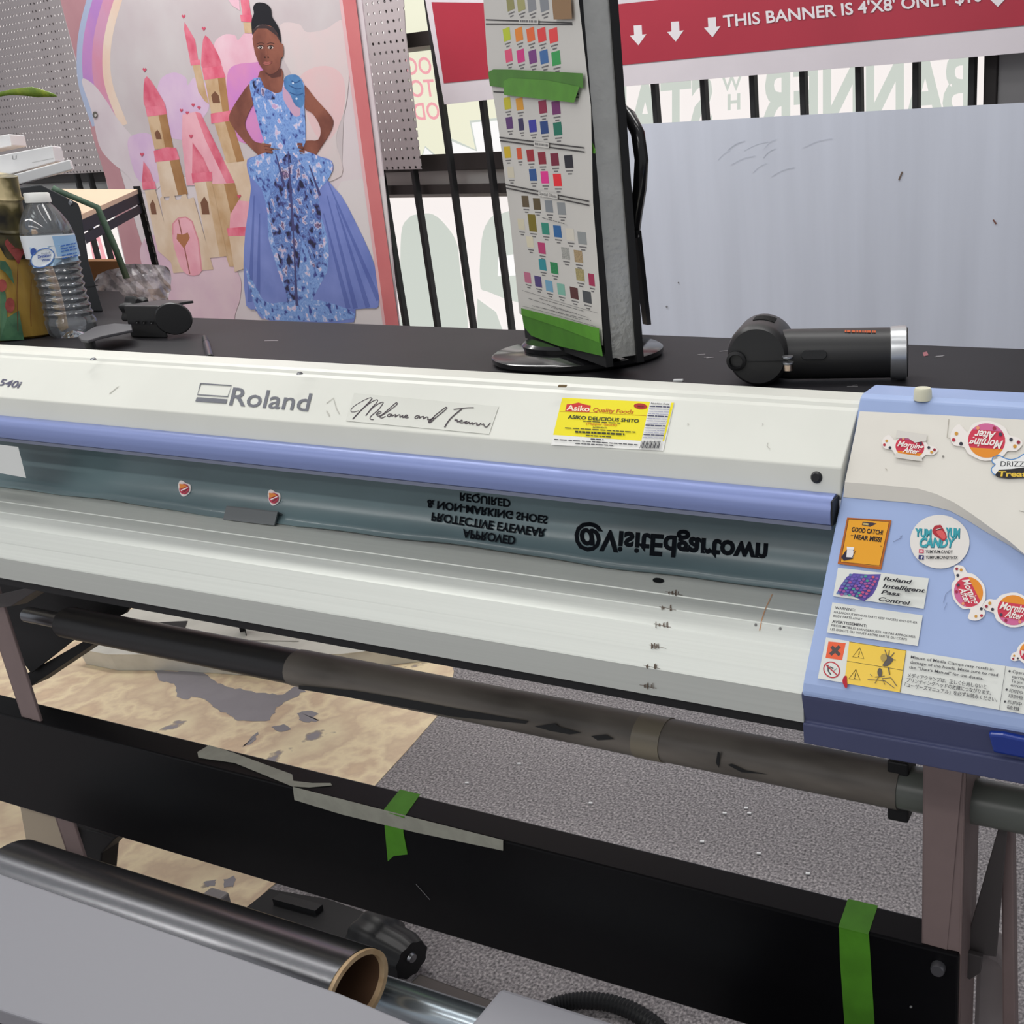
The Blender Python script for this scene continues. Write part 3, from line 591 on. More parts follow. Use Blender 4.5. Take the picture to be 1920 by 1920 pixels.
SHEL = mat('cream_shell', (226, 222, 212), .48, noise=.06, scale=16, lo=.3, hi=.7)
she = mb.build('housing_cream_shell', SHEL, pr)
# top clutter: knob of the housing
p = ZP(1.106)(1728, 747); kb = MB().lathe(p+V((0, .004, -.002)), [(0, .0105), (.0068, .0105), (.0078, .0085), (.0082, 0)], 24).build('lock_knob', mat('ivory', (222, 220, 196), .5), pr)
# blue transparent latch at the right
LP = Pl((0, .6345, .87), (0, -1, 0))
mb = MB(); mb.ext([LP(*q_, .004) for q_ in [(1852, 1376), (1880, 1378), (1990, 1402), (1990, 1440), (1920, 1423), (1862, 1412)]], (0, .012, 0)); mb.build('latch', mat('deep_blue_plastic', (20, 50, 136), .12, spec=.8), pr, bevel=.002)
# stickers on the housing
def stick(name, at, fn, label=None, off=.0012):
    d = Dec(at, off); fn(d); return d.build(name, pr, label)
def c2(x, y): return (1560+x*.14583, 960+y*.14583)
C2 = lambda *p: [c2(*a) for a in p]
def near_miss(d):
    d.poly(C2((195, 70), (765, 108), (630, 740), (72, 665)), (176, 96, 34)).poly(C2((212, 92), (735, 125), (610, 700), (110, 640)), (232, 162, 40)).line(C2((212, 92), (735, 125), (612, 690), (112, 640)), 1.2, (96, 56, 24), 0, True)
    d.poly(C2((395, 125), (520, 135), (575, 150), (490, 190), (385, 170)), (60, 48, 60)).dashes(c2(405, 165), c2(470, 171), 3.5, (225, 200, 120), 4, .7)
    d.text('GOOD CATCH!', c2(248, 248), c2(650, 292), c2(258, 190), (32, 26, 30), .035).text('NEAR MISS!', c2(280, 345), c2(630, 385), c2(292, 285), (32, 26, 30), .035).text('or', c2(240, 305), c2(275, 308), c2(244, 285), (32, 26, 30), .02)
    d.poly(C2((180, 490), (260, 470), (270, 600), (150, 625), (120, 580)), (40, 34, 54)).poly(C2((195, 455), (280, 460), (270, 585), (185, 580)), (226, 222, 222)).poly(C2((190, 445), (285, 452), (280, 485), (192, 478)), (236, 232, 230)).line(C2((270, 490), (300, 500), (262, 580)), 1, (40, 34, 54))
    d.dashes(c2(620, 440), c2(640, 445), 1, (110, 70, 30), 1)
stick('orange_notice_sticker', PB_, near_miss, 'orange rectangular notice sticker with black lettering')
def yum(d):
    d.ell(*c2(1385, 382), (55.5, 6), (226, 222, 216), (-6, 50), 40)
    TL = (58, 160, 172); TD = (36, 116, 132)
    for t, a, b, u_ in (('YUM', (1078, 310), (1290, 322), (1068, 205)), ('YUM', (1470, 320), (1652, 332), (1462, 195)), ('CANDY', (1122, 445), (1580, 452), (1128, 325))):
        d.text(t, c2(a[0]+6, a[1]+6), c2(b[0]+6, b[1]+6), c2(u_[0]+6, u_[1]+6), TD, .05, .2).text(t, c2(*a), c2(*b), c2(*u_), TL, .035, .2)
    d.poly(C2((1290, 240), (1320, 180), (1370, 168), (1400, 168), (1430, 215), (1470, 290), (1472, 340), (1430, 372), (1390, 345), (1310, 290)), (172, 44, 56), 3).poly(C2((1340, 250), (1410, 235), (1455, 290), (1455, 340), (1420, 345), (1380, 310)), (214, 92, 92), 3).poly(C2((1330, 222), (1400, 202), (1410, 215), (1345, 238)), (60, 24, 34)).line(C2((1335, 225), (1405, 207)), 1, (225, 215, 210))
    d.poly(C2((1118, 478), (1180, 482), (1178, 530), (1115, 526)), (208, 92, 112)).ell(*c2(1148, 504), 2.5, (232, 190, 190)).poly(C2((1115, 552), (1182, 558), (1178, 610), (1110, 605)), (44, 52, 110)).text('f', c2(1140, 605), c2(1165, 606), c2(1142, 565), (220, 220, 220), .03)
    d.text('YUM.YUM.CANDY', c2(1200, 528), c2(1550, 532), c2(1204, 486), (44, 44, 48), .015).text('YUMYUMCANDYHTX', c2(1200, 602), c2(1615, 606), c2(1204, 560), (44, 44, 48), .015)
stick('round_white_sticker', PB_, yum, 'round white candy sticker with teal lettering and a red tongue')
def c3(x, y): return (1480+x*.22917, 740+y*.22917)
C3 = lambda *p: [c3(*a) for a in p]
PAPR = (220, 222, 216)
def ripc(d):
    d.poly(C3((398, 1415), (1142, 1502), (1100, 1752), (358, 1648)), PAPR)
    d.poly(C3((525, 1462), (640, 1470), (750, 1468), (715, 1580), (680, 1640), (610, 1690), (500, 1640), (382, 1632), (420, 1560), (470, 1490)), (92, 78, 158))
    rr = random.Random(3)
    for r_ in range(7):
        for k in range(8):
            a = 500+k*31-r_*17; b = 1474+r_*25+k*3+(k % 2)*8
            d.ell(*c3(a, b), 3.1, rr.choice([(120, 92, 180), (96, 120, 168), (72, 150, 140), (160, 84, 150), (100, 84, 172)]) if k < 6 else rr.choice([(190, 84, 130), (200, 90, 110), (150, 84, 160)]), 2.3, 10)
    for t, a, b, u_ in (('Roland', (768, 1518), (1000, 1548), (776, 1486)), ('Intelligent', (762, 1578), (1110, 1620), (770, 1545)), ('Pass', (748, 1628), (905, 1648), (756, 1596)), ('Control', (728, 1685), (985, 1722), (736, 1652))): d.text(t, c3(*a), c3(*b), c3(*u_), (40, 40, 46), .03, .2)
stick('maker_feature_label', PB_, ripc, 'white label with a purple dotted picture and black lettering')
def c4(x, y): return (1480+x*.22917, 1100+y*.22917)
C4 = lambda *p: [c4(*a) for a in p]
def warn(d):
    d.poly(C4((352, 128), (1092, 235), (1050, 485), (306, 375)), PAPR)
    T = (74, 74, 78)
    for t, a, b, h in (('WARNING:', (372, 182), (538, 202), 22), ('HAZARDOUS MOVING PARTS KEEP FINGERS AND OTHER', (364, 215), (1046, 304), 18), ('BODY PARTS AWAY', (358, 246), (595, 275), 18), ('AVERTISSEMENT:', (348, 294), (632, 330), 22), ('PIECES MOBILES DANGEREUSES. NE PAS APPROCHER', (342, 322), (1030, 420), 18), ('LES DOIGTS OU TOUTE AUTRE PARTIE DU CORPS', (335, 354), (960, 440), 18)): d.text(t, c4(*a), c4(*b), c4(a[0]+3, a[1]-h), T, .02 if h > 20 else .005)
stick('warning_label', PB_, warn, 'pale warning label with rows of grey lettering')
def haz(d):
    d.poly(C4((300, 415), (962, 522), (1765, 648), (1920, 672), (1990, 684), (1990, 1055), (1715, 1008), (908, 868), (232, 750)), PAPR)
    d.poly(C4((320, 448), (462, 462), (432, 602), (296, 582)), (232, 98, 60)); G_ = (84, 74, 72)
    d.line(C4((345, 490), (412, 560)), 6.5, G_).line(C4((412, 488), (335, 555)), 6.5, G_)
    d.ell(*c4(346, 680), (16, 2), (188, 52, 66), 15.5).ell(*c4(346, 680), (13.6, 2), PAPR, 13.2).line(C4((316, 640), (318, 690), (340, 720)), 2.4, (64, 64, 68)).line(C4((330, 655), (360, 670)), 2, (64, 64, 68)).line(C4((360, 690), (390, 668)), 1.6, (150, 150, 152)).line(C4((300, 640), (390, 722)), 2.2, (188, 52, 66))
    YL = mat('warning_yellow', (236, 196, 56), .3)
    d.poly(C4((490, 450), (955, 522), (905, 865), (450, 790)), YL).line(C4((470, 608), (930, 684)), .9, (90, 80, 40)).line(C4((490, 450), (955, 522), (905, 865)), .9, (90, 80, 40))
    for x, y in ((566, 550), (534, 728)): d.line(C4((x+10, y-50), (x+45, y+38), (x-48, y+24)), 1.2, (90, 78, 40), 0, True).line(C4((x+8, y-20), (x+2, y+8)), 1.6, (90, 78, 40)).ell(*c4(x, y+20), 1.1, (90, 78, 40))
    K = (92, 86, 82)
    d.poly(C4((760, 645), (790, 600), (800, 560), (850, 590), (835, 620), (800, 650)), K, 2)
    for a in (((810, 575), (818, 520)), ((825, 580), (858, 540)), ((830, 595), (870, 600)), ((800, 570), (780, 515))): d.line(C4(*a), 1.5, K)
    d.ell(*c4(772, 580), 6, (176, 150, 80), 7).ell(*c4(740, 700), 4.5, K, 8).line(C4((700, 740), (780, 730)), 1.2, K).line(C4((640, 760), (720, 765), (780, 770), (860, 830)), 1.2, K).line(C4((700, 790), (730, 735)), 1.2, K).line(C4((810, 660), (820, 720)), 2, K).line(C4((780, 800), (760, 750), (830, 745), (880, 815)), 1.4, K).line(C4((680, 735), (660, 715)), 1, K)
    d.line(C4((1770, 650), (1718, 1008)), .8, (90, 90, 96))
    T = (70, 70, 74)
    for t, a, b, h in (('Misuse of Media Clamps may result in', (992, 585), (1668, 688), 24), ('damage of the heads. Make sure to read', (986, 626), (1705, 734), 24), ('the "User\'s Manual" for the details.', (978, 668), (1585, 764), 24), ('メディアクランプは、正しく使用しないと', (965, 738), (1610, 834), 28), ('プリンティングヘッドの故障につながります。', (958, 775), (1650, 885), 28), ('「ユーザーズマニュアル」を必ずお読みください。', (942, 816), (1700, 940), 28)): d.text(t, c4(*a), c4(*b), c4(a[0]+4, a[1]-h), T, .012)
    for t, a, b in (('Opera', (1825, 705), (1925, 722)), ('carriage', (1820, 745), (1950, 768)), ('To pre', (1815, 782), (1905, 798)), ('errors', (1810, 815), (1920, 834)), ('印刷中', (1798, 862), (1910, 882)), ('印刷物', (1792, 905), (1910, 925)), ('印刷中', (1785, 955), (1900, 975)), ('破損', (1778, 998), (1880, 1015))): d.text(t, c4(*a), c4(*b), c4(a[0]+3, a[1]-25), T, .01)
    for x, y in ((1802, 692), (1778, 842), (1764, 940)): d.ell(*c4(x, y), 2.2, T)
stick('hazard_label', PB_, haz, 'long white label with orange and yellow hazard symbols', .0010)
def red_drip(d): d.poly(C4((448, 735), (468, 730), (472, 770), (474, 820), (460, 830), (444, 805), (434, 770)), (178, 26, 44), 3)
stick('red_paint_spot', PB_, red_drip, 'small red paint spot', .0022)
# candy shaped stickers on the housing
def candy(at, cx, cy, ang, sc, sq=1, torn=False, label=None):
    d = Dec(at, .0012 if at is PB_ else .0022); a = R(ang)
    def T(x, y): y *= sq; return (cx+sc*(x*cos(a)-y*sin(a)), cy+sc*(x*sin(a)+y*cos(a)))
    W = (236, 230, 224)
    d.poly([T(*p) for p in ((-36, -12), (-52, -26), (-64, -14), (-66, 2), (-58, 14), (-40, 16), (-30, 28), (0, 38), (30, 28), (40, 16), (56, 14), (66, 0), (58, -10), (40, -14), (30, -28), (0, -37), (-28, -28))], W, 3)
    d.ell(*T(0, 0), (34*sc*cos(a), 34*sc*sin(a)), (206, 58, 82), (-32*sc*sq*sin(a), 32*sc*sq*cos(a)), 28)
    d.poly([T(x, y) for x, y in [(34*cos(t), 32*sin(t)) for t in [R(k) for k in range(25, 160, 9)]]], (228, 142, 44)); d.poly([T(x, y) for x, y in [(34*cos(t), 32*sin(t)) for t in [R(k) for k in range(215, 330, 9)]]], (206, 104, 150))
    for x, y, c in ((-56, -8, (206, 150, 60)), (-60, 4, (178, 46, 66)), (-46, 10, (50, 50, 62)), (52, 6, (206, 150, 60)), (58, -2, (150, 40, 60)), (44, -6, (60, 60, 70)), (-18, -22, (232, 150, 110)), (12, -24, (160, 40, 70)), (24, -14, (70, 60, 80))): d.ell(*T(x, y), 3.4*sc, c, 3.4*sc, 10)
    if torn: d.poly([T(*p) for p in ((-36, -42), (36, -42), (36, -24), (10, -14), (-6, -24), (-36, -20))], mat('torn_paper', (214, 210, 202), .7)); d.poly([T(*p) for p in ((-30, 22), (30, 22), (34, 36), (-32, 36))], mat('torn_paper', (214, 210, 202), .7))
    g = -1 if not torn else 1
    d.text('Morning', T(g*-30, g*2), T(g*31, g*2), T(g*-28, g*-14), (240, 232, 226), .025, .25); d.text('After', T(g*-16, g*17), T(g*22, g*17), T(g*-14, g*2), (240, 232, 226), .025, .25)
    return d.build('candy_sticker', pr, label)
candy(PC_, 1706, 838, 8, .80, .82, True, 'torn red candy sticker on the cream shell')
candy(PC_, 1850, 826, 5, 1.03, .98, False, 'round red and orange candy sticker on the cream shell')
candy(PB_, 1816, 1110, 245, .84, 1, False)
candy(PB_, 1900, 1144, 190, .88, 1, False)
candy(PB_, 1932, 1222, 160, .6, 1, False)
def bone(d):
    def c1(x, y): return (1640+x*.14583, 780+y*.14583)
    O = [c1(*p) for p in ((1510, 590), (1525, 525), (1590, 505), (1680, 545), (1760, 560), (1850, 535), (1920, 490), (2000, 500), (2080, 560), (2080, 760), (1900, 790), (1700, 790), (1560, 760), (1510, 720), (1505, 670), (1550, 625))]
    d.poly(O, (232, 232, 230), 4).line(O, 1.8, (84, 140, 200), 4, True)
    d.text('DRIZZY', c1(1618, 645), c1(1990, 650), c1(1622, 578), (40, 40, 44), .0).poly([c1(*p) for p in ((1545, 760), (1600, 690), (1760, 680), (1920, 660), (2080, 670), (2080, 790), (1720, 805), (1590, 790))], (40, 38, 40), 0).text('Treats', c1(1580, 775), c1(2010, 780), c1(1590, 705), (226, 190, 70), .03)
stick('bone_sticker', PC_, bone, 'bone shaped sticker with blue outline', .0022)
d = Dec(PC_, .0016); d.line(C3((1305, 200), (1290, 350), (1380, 385), (1500, 380)), 1.2, (176, 170, 158)).ell(*c3(1258, 505), 2, (140, 136, 130)).line(C3((785, 600), (800, 618)), 1.2, (176, 170, 158)).line(C3((1880, 950), (1920, 960)), 1, (150, 146, 138)); d.each('scratch_mark', pr)
d = Dec(PB_, .001); d.line(C3((905, 1165), (925, 1150), (915, 1170), (850, 1205)), 1, (120, 130, 160)).line(C3((1260, 1700), (1280, 1630), (1330, 1590)), 1, (130, 142, 176)).line(C3((1290, 1700), (1265, 1760)), .8, (130, 142, 176)); d.each('scratch_mark', pr)

# stand: cross beam, legs, braces, shaft
BEAM = mat('black_beam_paint', (9, 9, 12), .4, spec=.22)
ys, yb = .75, .7885
bm_ = MB().box(-1.80, -.1515, ys, yb, .3815, .555).build('cross_beam', BEAM, pr, bevel=.0025)
LEGM = mat('brown_grey_paint', (130, 113, 111), .5, noise=.05, scale=30)
mb = MB(); mb.box(-.1905, -.1500, .7545, .7585, .08, .845); mb.box(-.1525, -.1500, .7545, .83, .08, .845); mb.box(-.1905, -.1880, .7545, .765, .08, .845)
mb.build('leg', LEGM, pr, bevel=.002)
mb = MB(); mb.box(-1.565, -1.5225, .7545, .7585, .08, .85); mb.box(-1.565, -1.5625, .7545, .765, .08, .85); mb.build('leg', LEGM, pr, bevel=.002)
for x in (-.168, -1.545):
    mb = MB(); mb.box(x-.022, x+.022, .50, .95, .05, .085); mb.build('foot_bar', mat('foot_grey', (136, 132, 132), .5), pr, bevel=.004)
    for y in (.53, .92): MB().lathe((x, y, 0), [(0, 0), (.022, 0), (.026, .012), (.022, .03), (.012, .05), (0, .05)], 16).build('levelling_foot', BLACK, pr)
# rear column plate and gusset at the right leg
BR = mat('dark_brace', (70, 66, 66), .45)
p = [YP(.80)(*q_) for q_ in ((1876, 1538), (1890, 1538), (1868, 1795), (1806, 1785))]; mb = MB(); mb.ext(p, (0, .004, 0)); mb.build('gusset', BR, pr, bevel=.001)
p = [YP(.82)(*q_) for q_ in ((1876, 1490), (1898, 1492), (1905, 1960), (1880, 1960))]; mb = MB(); mb.ext(p, (0, .02, 0)); mb.build('rear_column', LEGM, pr, bevel=.002)
p = [YP(.79)(*q_) for q_ in ((1806, 1785), (1842, 1795), (1838, 1825), (1818, 1838), (1808, 1830))]; mb = MB(); mb.ext(p, (0, .006, 0)); mb.build('hinge_tab', BR, pr, bevel=.001)
p = [YP(.86)(*q_) for q_ in ((1830, 1800), (1850, 1785), (1878, 1800), (1898, 1830), (1898, 2020), (1822, 2020))]; mb = MB(); mb.ext(p, (0, .04, 0)); mb.build('foot_shroud', mat('foot_shroud_grey', (150, 142, 142), .6), pr, bevel=.006)
pc = YP(ys)(1760, 1812); MB().lathe(pc, [(0, .007), (.0065, .007), (.0075, .005), (.0075, -.002)], 18, (0, -1, 0)).build('bolt', mat('dull_bolt', (120, 120, 124), .4, .8), pr)
p = [YP(.80)(*q_) for q_ in ((36, 1505), (128, 1528), (130, 1545), (136, 1560), (134, 1640), (60, 1640))]; mb = MB(); mb.ext(p, (0, .003, 0)); mb.build('foot_bracket', mat('beige_card', (176, 162, 142), .6), pr, bevel=.001)
p = [YP(.81)(*q_) for q_ in ((132, 1548), (182, 1560), (216, 1572), (190, 1600), (186, 1650), (120, 1640))]; mb = MB(); mb.ext(p, (0, .03, 0)); mb.build('foot_block', MATTE, pr, bevel=.002)
# diagonal brace of the left leg and shaft holder
p = [YP(.842)(*q_) for q_ in ((38, 1270), (170, 1195), (172, 1210), (56, 1288))]; mb = MB(); mb.ext(p, (0, .03, 0)); mb.build('diagonal_brace', MATTE, pr)
p = [YP(.835)(*q_) for q_ in ((-30, 1085), (80, 1095), (255, 1122), (235, 1150), (150, 1190), (58, 1262), (42, 1240), (0, 1130))]; mb = MB(); mb.ext(p, (0, .004, 0)); mb.build('side_plate', MATTE, pr)
p = [YP(.72)(*q_) for q_ in ((-20, 1118), (70, 1098), (75, 1103), (20, 1137), (-20, 1142))]; mb = MB(); mb.ext(p, (0, .02, -.004)); mb.build('shaft_arm', BR, pr, bevel=.001)
sh = .80
def sp(u, v): return YP(sh)(u, v)
pL, pR = sp(60, 1147), sp(1960, 1545)
zs = (pL.z+sp(1200, 1386).z)/2
MB().tube([(-1.56, sh, zs), (.05, sh, zs)], .0115, 20).build('media_shaft', STEEL, pr)
# wrapped core on the shaft: dark at the left, taupe paper towards the right
WR = ramp_mat('core_wrap', 'Noise', 7, [(.30, (84, 79, 74)), (.5, (114, 108, 101)), (.7, (126, 119, 110))], .45, vec=(.8, 3, 3))
CORE = mat('black_core', (44, 43, 44), .38, noise=.2, scale=3)
xa = sp(130, 1170).x; xm = sp(560, 1255).x; xr = sp(1690, 1488).x
MB().tube([(xa, sh, zs), (xm+.02, sh, zs)], .0225, 28).build('core_tube', CORE, pr)
MB().tube([(xm, sh, zs), (xr, sh, zs)], .0236, 28).build('core_tube', WR, pr)
MB().tube([(xr-.01, sh, zs), (-.045, sh, zs)], .0222, 28).build('core_tube', mat('core_grey_green', (104, 108, 102), .3), pr)
xt = sp(1228, 1385).x; MB().tube([(xt-.017, sh, zs), (xt+.017, sh, zs)], .0246, 28).build('tape_band', mat('beige_tape', (128, 120, 104), .4), pr)
dk = Pl((0, sh-.0246, zs), (0, -1, .1)); d = Dec(dk, .0005)
TAR = mat('black_tear', (26, 27, 28), .5)
for pts in ([(1002, 1362), (1040, 1356), (1048, 1362), (1090, 1374), (1068, 1377), (1030, 1370)], [(1108, 1380), (1135, 1377), (1152, 1386), (1120, 1388)], [(1342, 1430), (1346, 1408), (1350, 1412), (1348, 1440)], [(1364, 1434), (1372, 1432), (1398, 1444), (1440, 1452), (1390, 1448)], [(560, 1285), (660, 1294), (740, 1307), (860, 1329), (990, 1352), (985, 1357), (850, 1344), (700, 1315), (560, 1292)]): d = Dec(dk, .0005); d.poly(pts, TAR); d.build('torn_patch', pr)
for xx in (sp(1688, 1480).x,): 
    mb = MB(); mb.box(xx-.011, xx+.011, sh-.010, sh+.022, zs-.036, zs+.034); mb.build('shaft_flange', MATTE, pr, bevel=.002)
# tapes on the beam
GT = mat('green_masking_tape', (84, 148, 40), .5, noise=.12, scale=40); GTD = mat('green_masking_tape_dark', (70, 128, 34), .5, noise=.12, scale=40)
MT = mat('masking_tape', (158, 158, 146), .55, noise=.1, scale=60)
def wrap(top, front, m, nm, lab):
    mb = MB(); t = [ZP(.5556)(*q_) for q_ in top]; f_ = [YP(ys-.0007)(*q_) for q_ in front]
    if t: mb.ext(t, (0, 0, -.0006))
    if f_: mb.ext(f_, (0, .0006, 0))
    o = mb.build(nm, m, pr, lab); return o
wrap([(750, 1480), (788, 1489), (757, 1533), (718, 1520)], [(719, 1521), (758, 1533), (756, 1560), (764, 1602), (738, 1605), (727, 1615), (722, 1560)], GT, 'green_tape', 'short green tape strip on the black beam')
wrap([(1590, 1685), (1646, 1698), (1628, 1752), (1572, 1738)], [(1573, 1738), (1629, 1752), (1634, 1830), (1642, 1960), (1586, 1960), (1575, 1800)], GT, 'green_tape', 'long green tape strip on the right of the black beam')
mb = MB(); mb.ext([ZP(.5562)(*q_) for q_ in ((370, 1410), (392, 1397), (440, 1412), (548, 1452), (550, 1464), (585, 1468), (620, 1468), (622, 1472), (580, 1476), (548, 1474), (440, 1430), (372, 1420))], (0, 0, -.0006)); mb.build('masking_tape', MT, pr, 'short beige tape strip on top of the black beam')
mb = MB(); mb.ext([YP(ys-.0016)(*q_) for q_ in ((549, 1476), (552, 1500), (640, 1527), (780, 1561), (943, 1595), (943, 1576), (800, 1540), (640, 1499))], (0, .0008, 0)); mb.build('masking_tape', MT, pr, 'long beige tape strip along the edge of the black beam')
d = Dec(YP(ys), .0006); d.line([(780, 1658), (806, 1687)], 1, (130, 130, 134)).ell(1708, 1888, 2.5, (130, 130, 130)); d.each('scratch_mark', bm_)

# media clamp lying on the platen
mb_ = PLAT(466, 979); mcp = Pl(mb_+V((0, -.001, .001)), (0, -.8, .6)); q0 = [mcp(*q_, .002) for q_ in ((424, 950), (520, 961), (514, 985), (418, 974))]
mc = MB(); mc.ext(q0, mcp.n*-.0015); mc.ext([q0[0], q0[1], q0[1]+V((0, .009, -.009)), q0[0]+V((0, .009, -.009))], (0, .001, .001)); 
tag(mc.build('media_clamp', mat('dark_sheet_metal', (92, 96, 98), .45, .2)), 'bent dark metal clamp lying on the printer platen', 'clamp')

# ------------------------------------------------------------------ colour chart display stand
ds = thing('display_stand', ZP(TZ)(1087, 668), 'black table stand holding a taped colour swatch chart', 'display stand')
zb0 = TZ+.024
A = ZP(zb0)(988, 622); B = ZP(zb0)(1137, 674)
ex = (B-A); W_ = ex.length; ex.normalize(); nf = V((-ex.y, ex.x, 0)) 
if nf.dot(EYE-A) < 0: nf = -nf
CH = Pl(A, nf); GL = mat('gloss_black', (24, 24, 26), .16, spec=.6)
c0 = ZP(TZ)(1087, 671)
MB().lathe(c0, [(0, 0), (.098, 0), (.102, .004), (.102, .009), (.099, .011), (0, .0125)], 64).build('base_disc', GL, ds)
c1_ = c0+V((-.012, .012, .012)); MB().lathe(c1_, [(.062, 0), (.064, .006), (.060, .0095), (0, .011)], 48).build('swivel_disc', GL, ds)
H_ = 1.02
bd = .033
fr_ = MB()
E_ = ZP(zb0)(1150, 676)
lean = V((0, 0, 1))+ex*.03
mid = (A+B)/2 - nf*(.004+bd/2)+lean*(H_/2)
bdm = MB().obox(mid, ex*(W_/2-.002), nf*bd/2, lean*(H_/2)).build('board_core', mat('silver_foil_tape', (196, 196, 192), .3, .5, bump=.35, bscale=150, noise=.1, scale=30), ds)
for s in (0, 1):
    mb = MB(); mb.obox((A+B)/2-nf*(.002+s*(bd+.004))+lean*(H_/2-.004), ex*(W_/2+(.003 if s == 0 else .0015)), nf*.004, lean*(H_/2+.004)); mb.build('board_frame', MATTE, ds)
d = Dec(CH, .0035, .00012)
PAPC = mat('chart_paper', (212, 209, 203), .4, noise=.05, scale=8, lo=.3, hi=.7)
d.poly([(900, -150), (1065, -160), (1080, -40), (1085, 0), (1108, 200), (1112, 380), (1126, 560), (1131, 648), (1060, 640), (974, 588), (955, 400), (936, 250), (925, 180), (914, 120), (905, -20)], PAPC)
T2 = mat('chart_print', (110, 108, 108), .5)
def sw(cx, cy, c, w=.0235, h=.0128, lab=True, px=None):
    x, y = px(cx, cy); p = CH(x, y, d.o); a, b = ex*w/2, V((0, 0, h/2))
    m = ink(c) if isinstance(c, tuple) else c
    d.mb.add([p-a-b, p+a-b, p+a+b, p-a+b], [(0, 1, 2, 3)], d.mi(m)); 
    if lab:
        for k, ww in ((0, .85), (1, .5)):
            q_ = p-b-V((0, 0, .0028+k*.0030)); e = ex*w*ww/2; hh = V((0, 0, .0007)); d.mb.add([q_-e-hh, q_+e-hh, q_+e+hh, q_-e+hh], [(0, 1, 2, 3)], d.mi(T2))
p3 = lambda x, y: (740+x*.25, y*.25)
p6 = lambda x, y: (900+x*.20833, 360+y*.20833)
for r_ in ([(868, 28, (150, 146, 92)), (948, 30, (168, 164, 108)), (1028, 32, (140, 142, 146)), (1122, 30, (136, 140, 146))],
    [(840, 258, (192, 206, 46)), (932, 258, (234, 140, 46)), (1020, 260, (236, 106, 52)), (1103, 262, (232, 66, 66)), (1190, 266, (236, 70, 72))],
    [(855, 418, (230, 84, 122)), (945, 420, (214, 52, 132)), (1035, 426, (122, 58, 128)), (1120, 427, (62, 108, 166)), (1210, 437, (52, 160, 84))],
    [(845, 775, (200, 190, 42)), (937, 780, (222, 158, 50)), (1110, 802, (146, 40, 72)), (1210, 808, (118, 46, 108))],
    [(860, 922, (92, 52, 114)), (948, 933, (54, 48, 88)), (1035, 945, (56, 56, 160)), (1122, 956, (34, 68, 130)), (1222, 966, (24, 116, 94))],
    [(845, 1142, (212, 180, 30)), (935, 1152, (216, 84, 46)), (1018, 1167, (160, 36, 48)), (1105, 1186, (142, 32, 52)), (1200, 1196, (122, 28, 56)), (1305, 1212, (36, 36, 46))],
    [(870, 1292, (214, 206, 184)), (1037, 1312, (34, 84, 146)), (1125, 1330, (230, 52, 146)), (1220, 1350, (238, 42, 52))]):
    for k, (x, y, c) in enumerate(r_):
        sw(x, y, c, px=p3, w=.0235 if (x, y) not in ((948, 933), (935, 1152)) else .017)
GLT = lambda n, a: ramp_mat('glitter_'+n, 'Noise', 900, [(.35, tuple(int(v*.8) for v in a)), (.65, tuple(min(255, int(v*1.15)) for v in a))], .3)
for x, y, c in ((408, 85, (96, 82, 58)), (512, 108, (92, 78, 50)), (620, 130, (132, 138, 144)), (733, 150, (142, 146, 148)), (588, 330, (46, 140, 120)), (697, 355, (44, 102, 160)), (810, 382, (216, 210, 196)), (918, 415, (146, 150, 150)),
                (370, 290, (216, 208, 182)), (450, 450, (220, 212, 186)), (555, 505, (186, 62, 112)), (770, 552, GLT('silver', (168, 168, 162))), (885, 580, GLT('sand', (170, 148, 114))), (563, 655, (46, 142, 152)), (668, 685, GLT('green', (40, 138, 84))), (900, 746, GLT('gold', (168, 156, 108))), (1003, 790, (166, 50, 86)),
                (428, 770, (192, 112, 138)), (523, 806, (80, 66, 122)), (622, 846, (114, 164, 192)), (730, 876, (128, 182, 164)), (847, 910, (92, 54, 54)), (963, 946, (78, 80, 84))): sw(x, y, c, px=p6, w=.0235 if x != 1003 else .016)
sw(470, 278, (124, 110, 30), .0260, .0195, px=p6)
d.o += .0002
for a, b in (((683, 148), (1330, 172)), ((683, 180), (1332, 183)), ((740, 688), (820, 692)), ((1350, 705), (1380, 706)), ((1350, 728), (1380, 730)), ((785, 1030), (1418, 1108)), ((790, 1055), (1422, 1140)), ((832, 1385), (1456, 1510)), ((835, 1410), (1458, 1540))):
    A_, B_ = p3(*a), p3(*b); M_ = ((A_[0]+B_[0])/2, (A_[1]+B_[1])/2)
    d.line([A_, B_], 2.6, (66, 64, 64))
for t, x, y in (('Fluorescents', 1005, 160), ('Transparents', 1010, 1045), ('Oramask', 1100, 1085), ('Special Effects', 1150, 1462)):
    if t == 'Transparents': continue
    X, Y = p3(x, y); sl = .03 if y < 500 else (.14 if y < 1200 else .2); w = 12 if t == 'Oramask' else 16
    d.poly([(X-w-2, Y-5-sl*w), (X+w+2, Y-5+sl*w), (X+w+2, Y+5+sl*w), (X-w-2, Y+5-sl*w)], PAPC); (d.text(t, (X-w, Y+2.6-sl*w), (X+w, Y+2.6+sl*w), (X-w, Y-3.5-sl*w), (90, 88, 88)) if t == 'Special Effects' else d.dashes((X-w, Y+2-sl*w), (X+w, Y+2+sl*w), 4, T2, 8, .7))
for k, (a, b) in enumerate((((530, 960), (930, 1075)), ((435, 960), (960, 1130)), ((640, 1040), (830, 1090)), ((470, 1025), (1000, 1160)), ((560, 1045), (900, 1150)))): d.dashes(p6(*a), p6(*b), 1.1, T2, 9, .8)
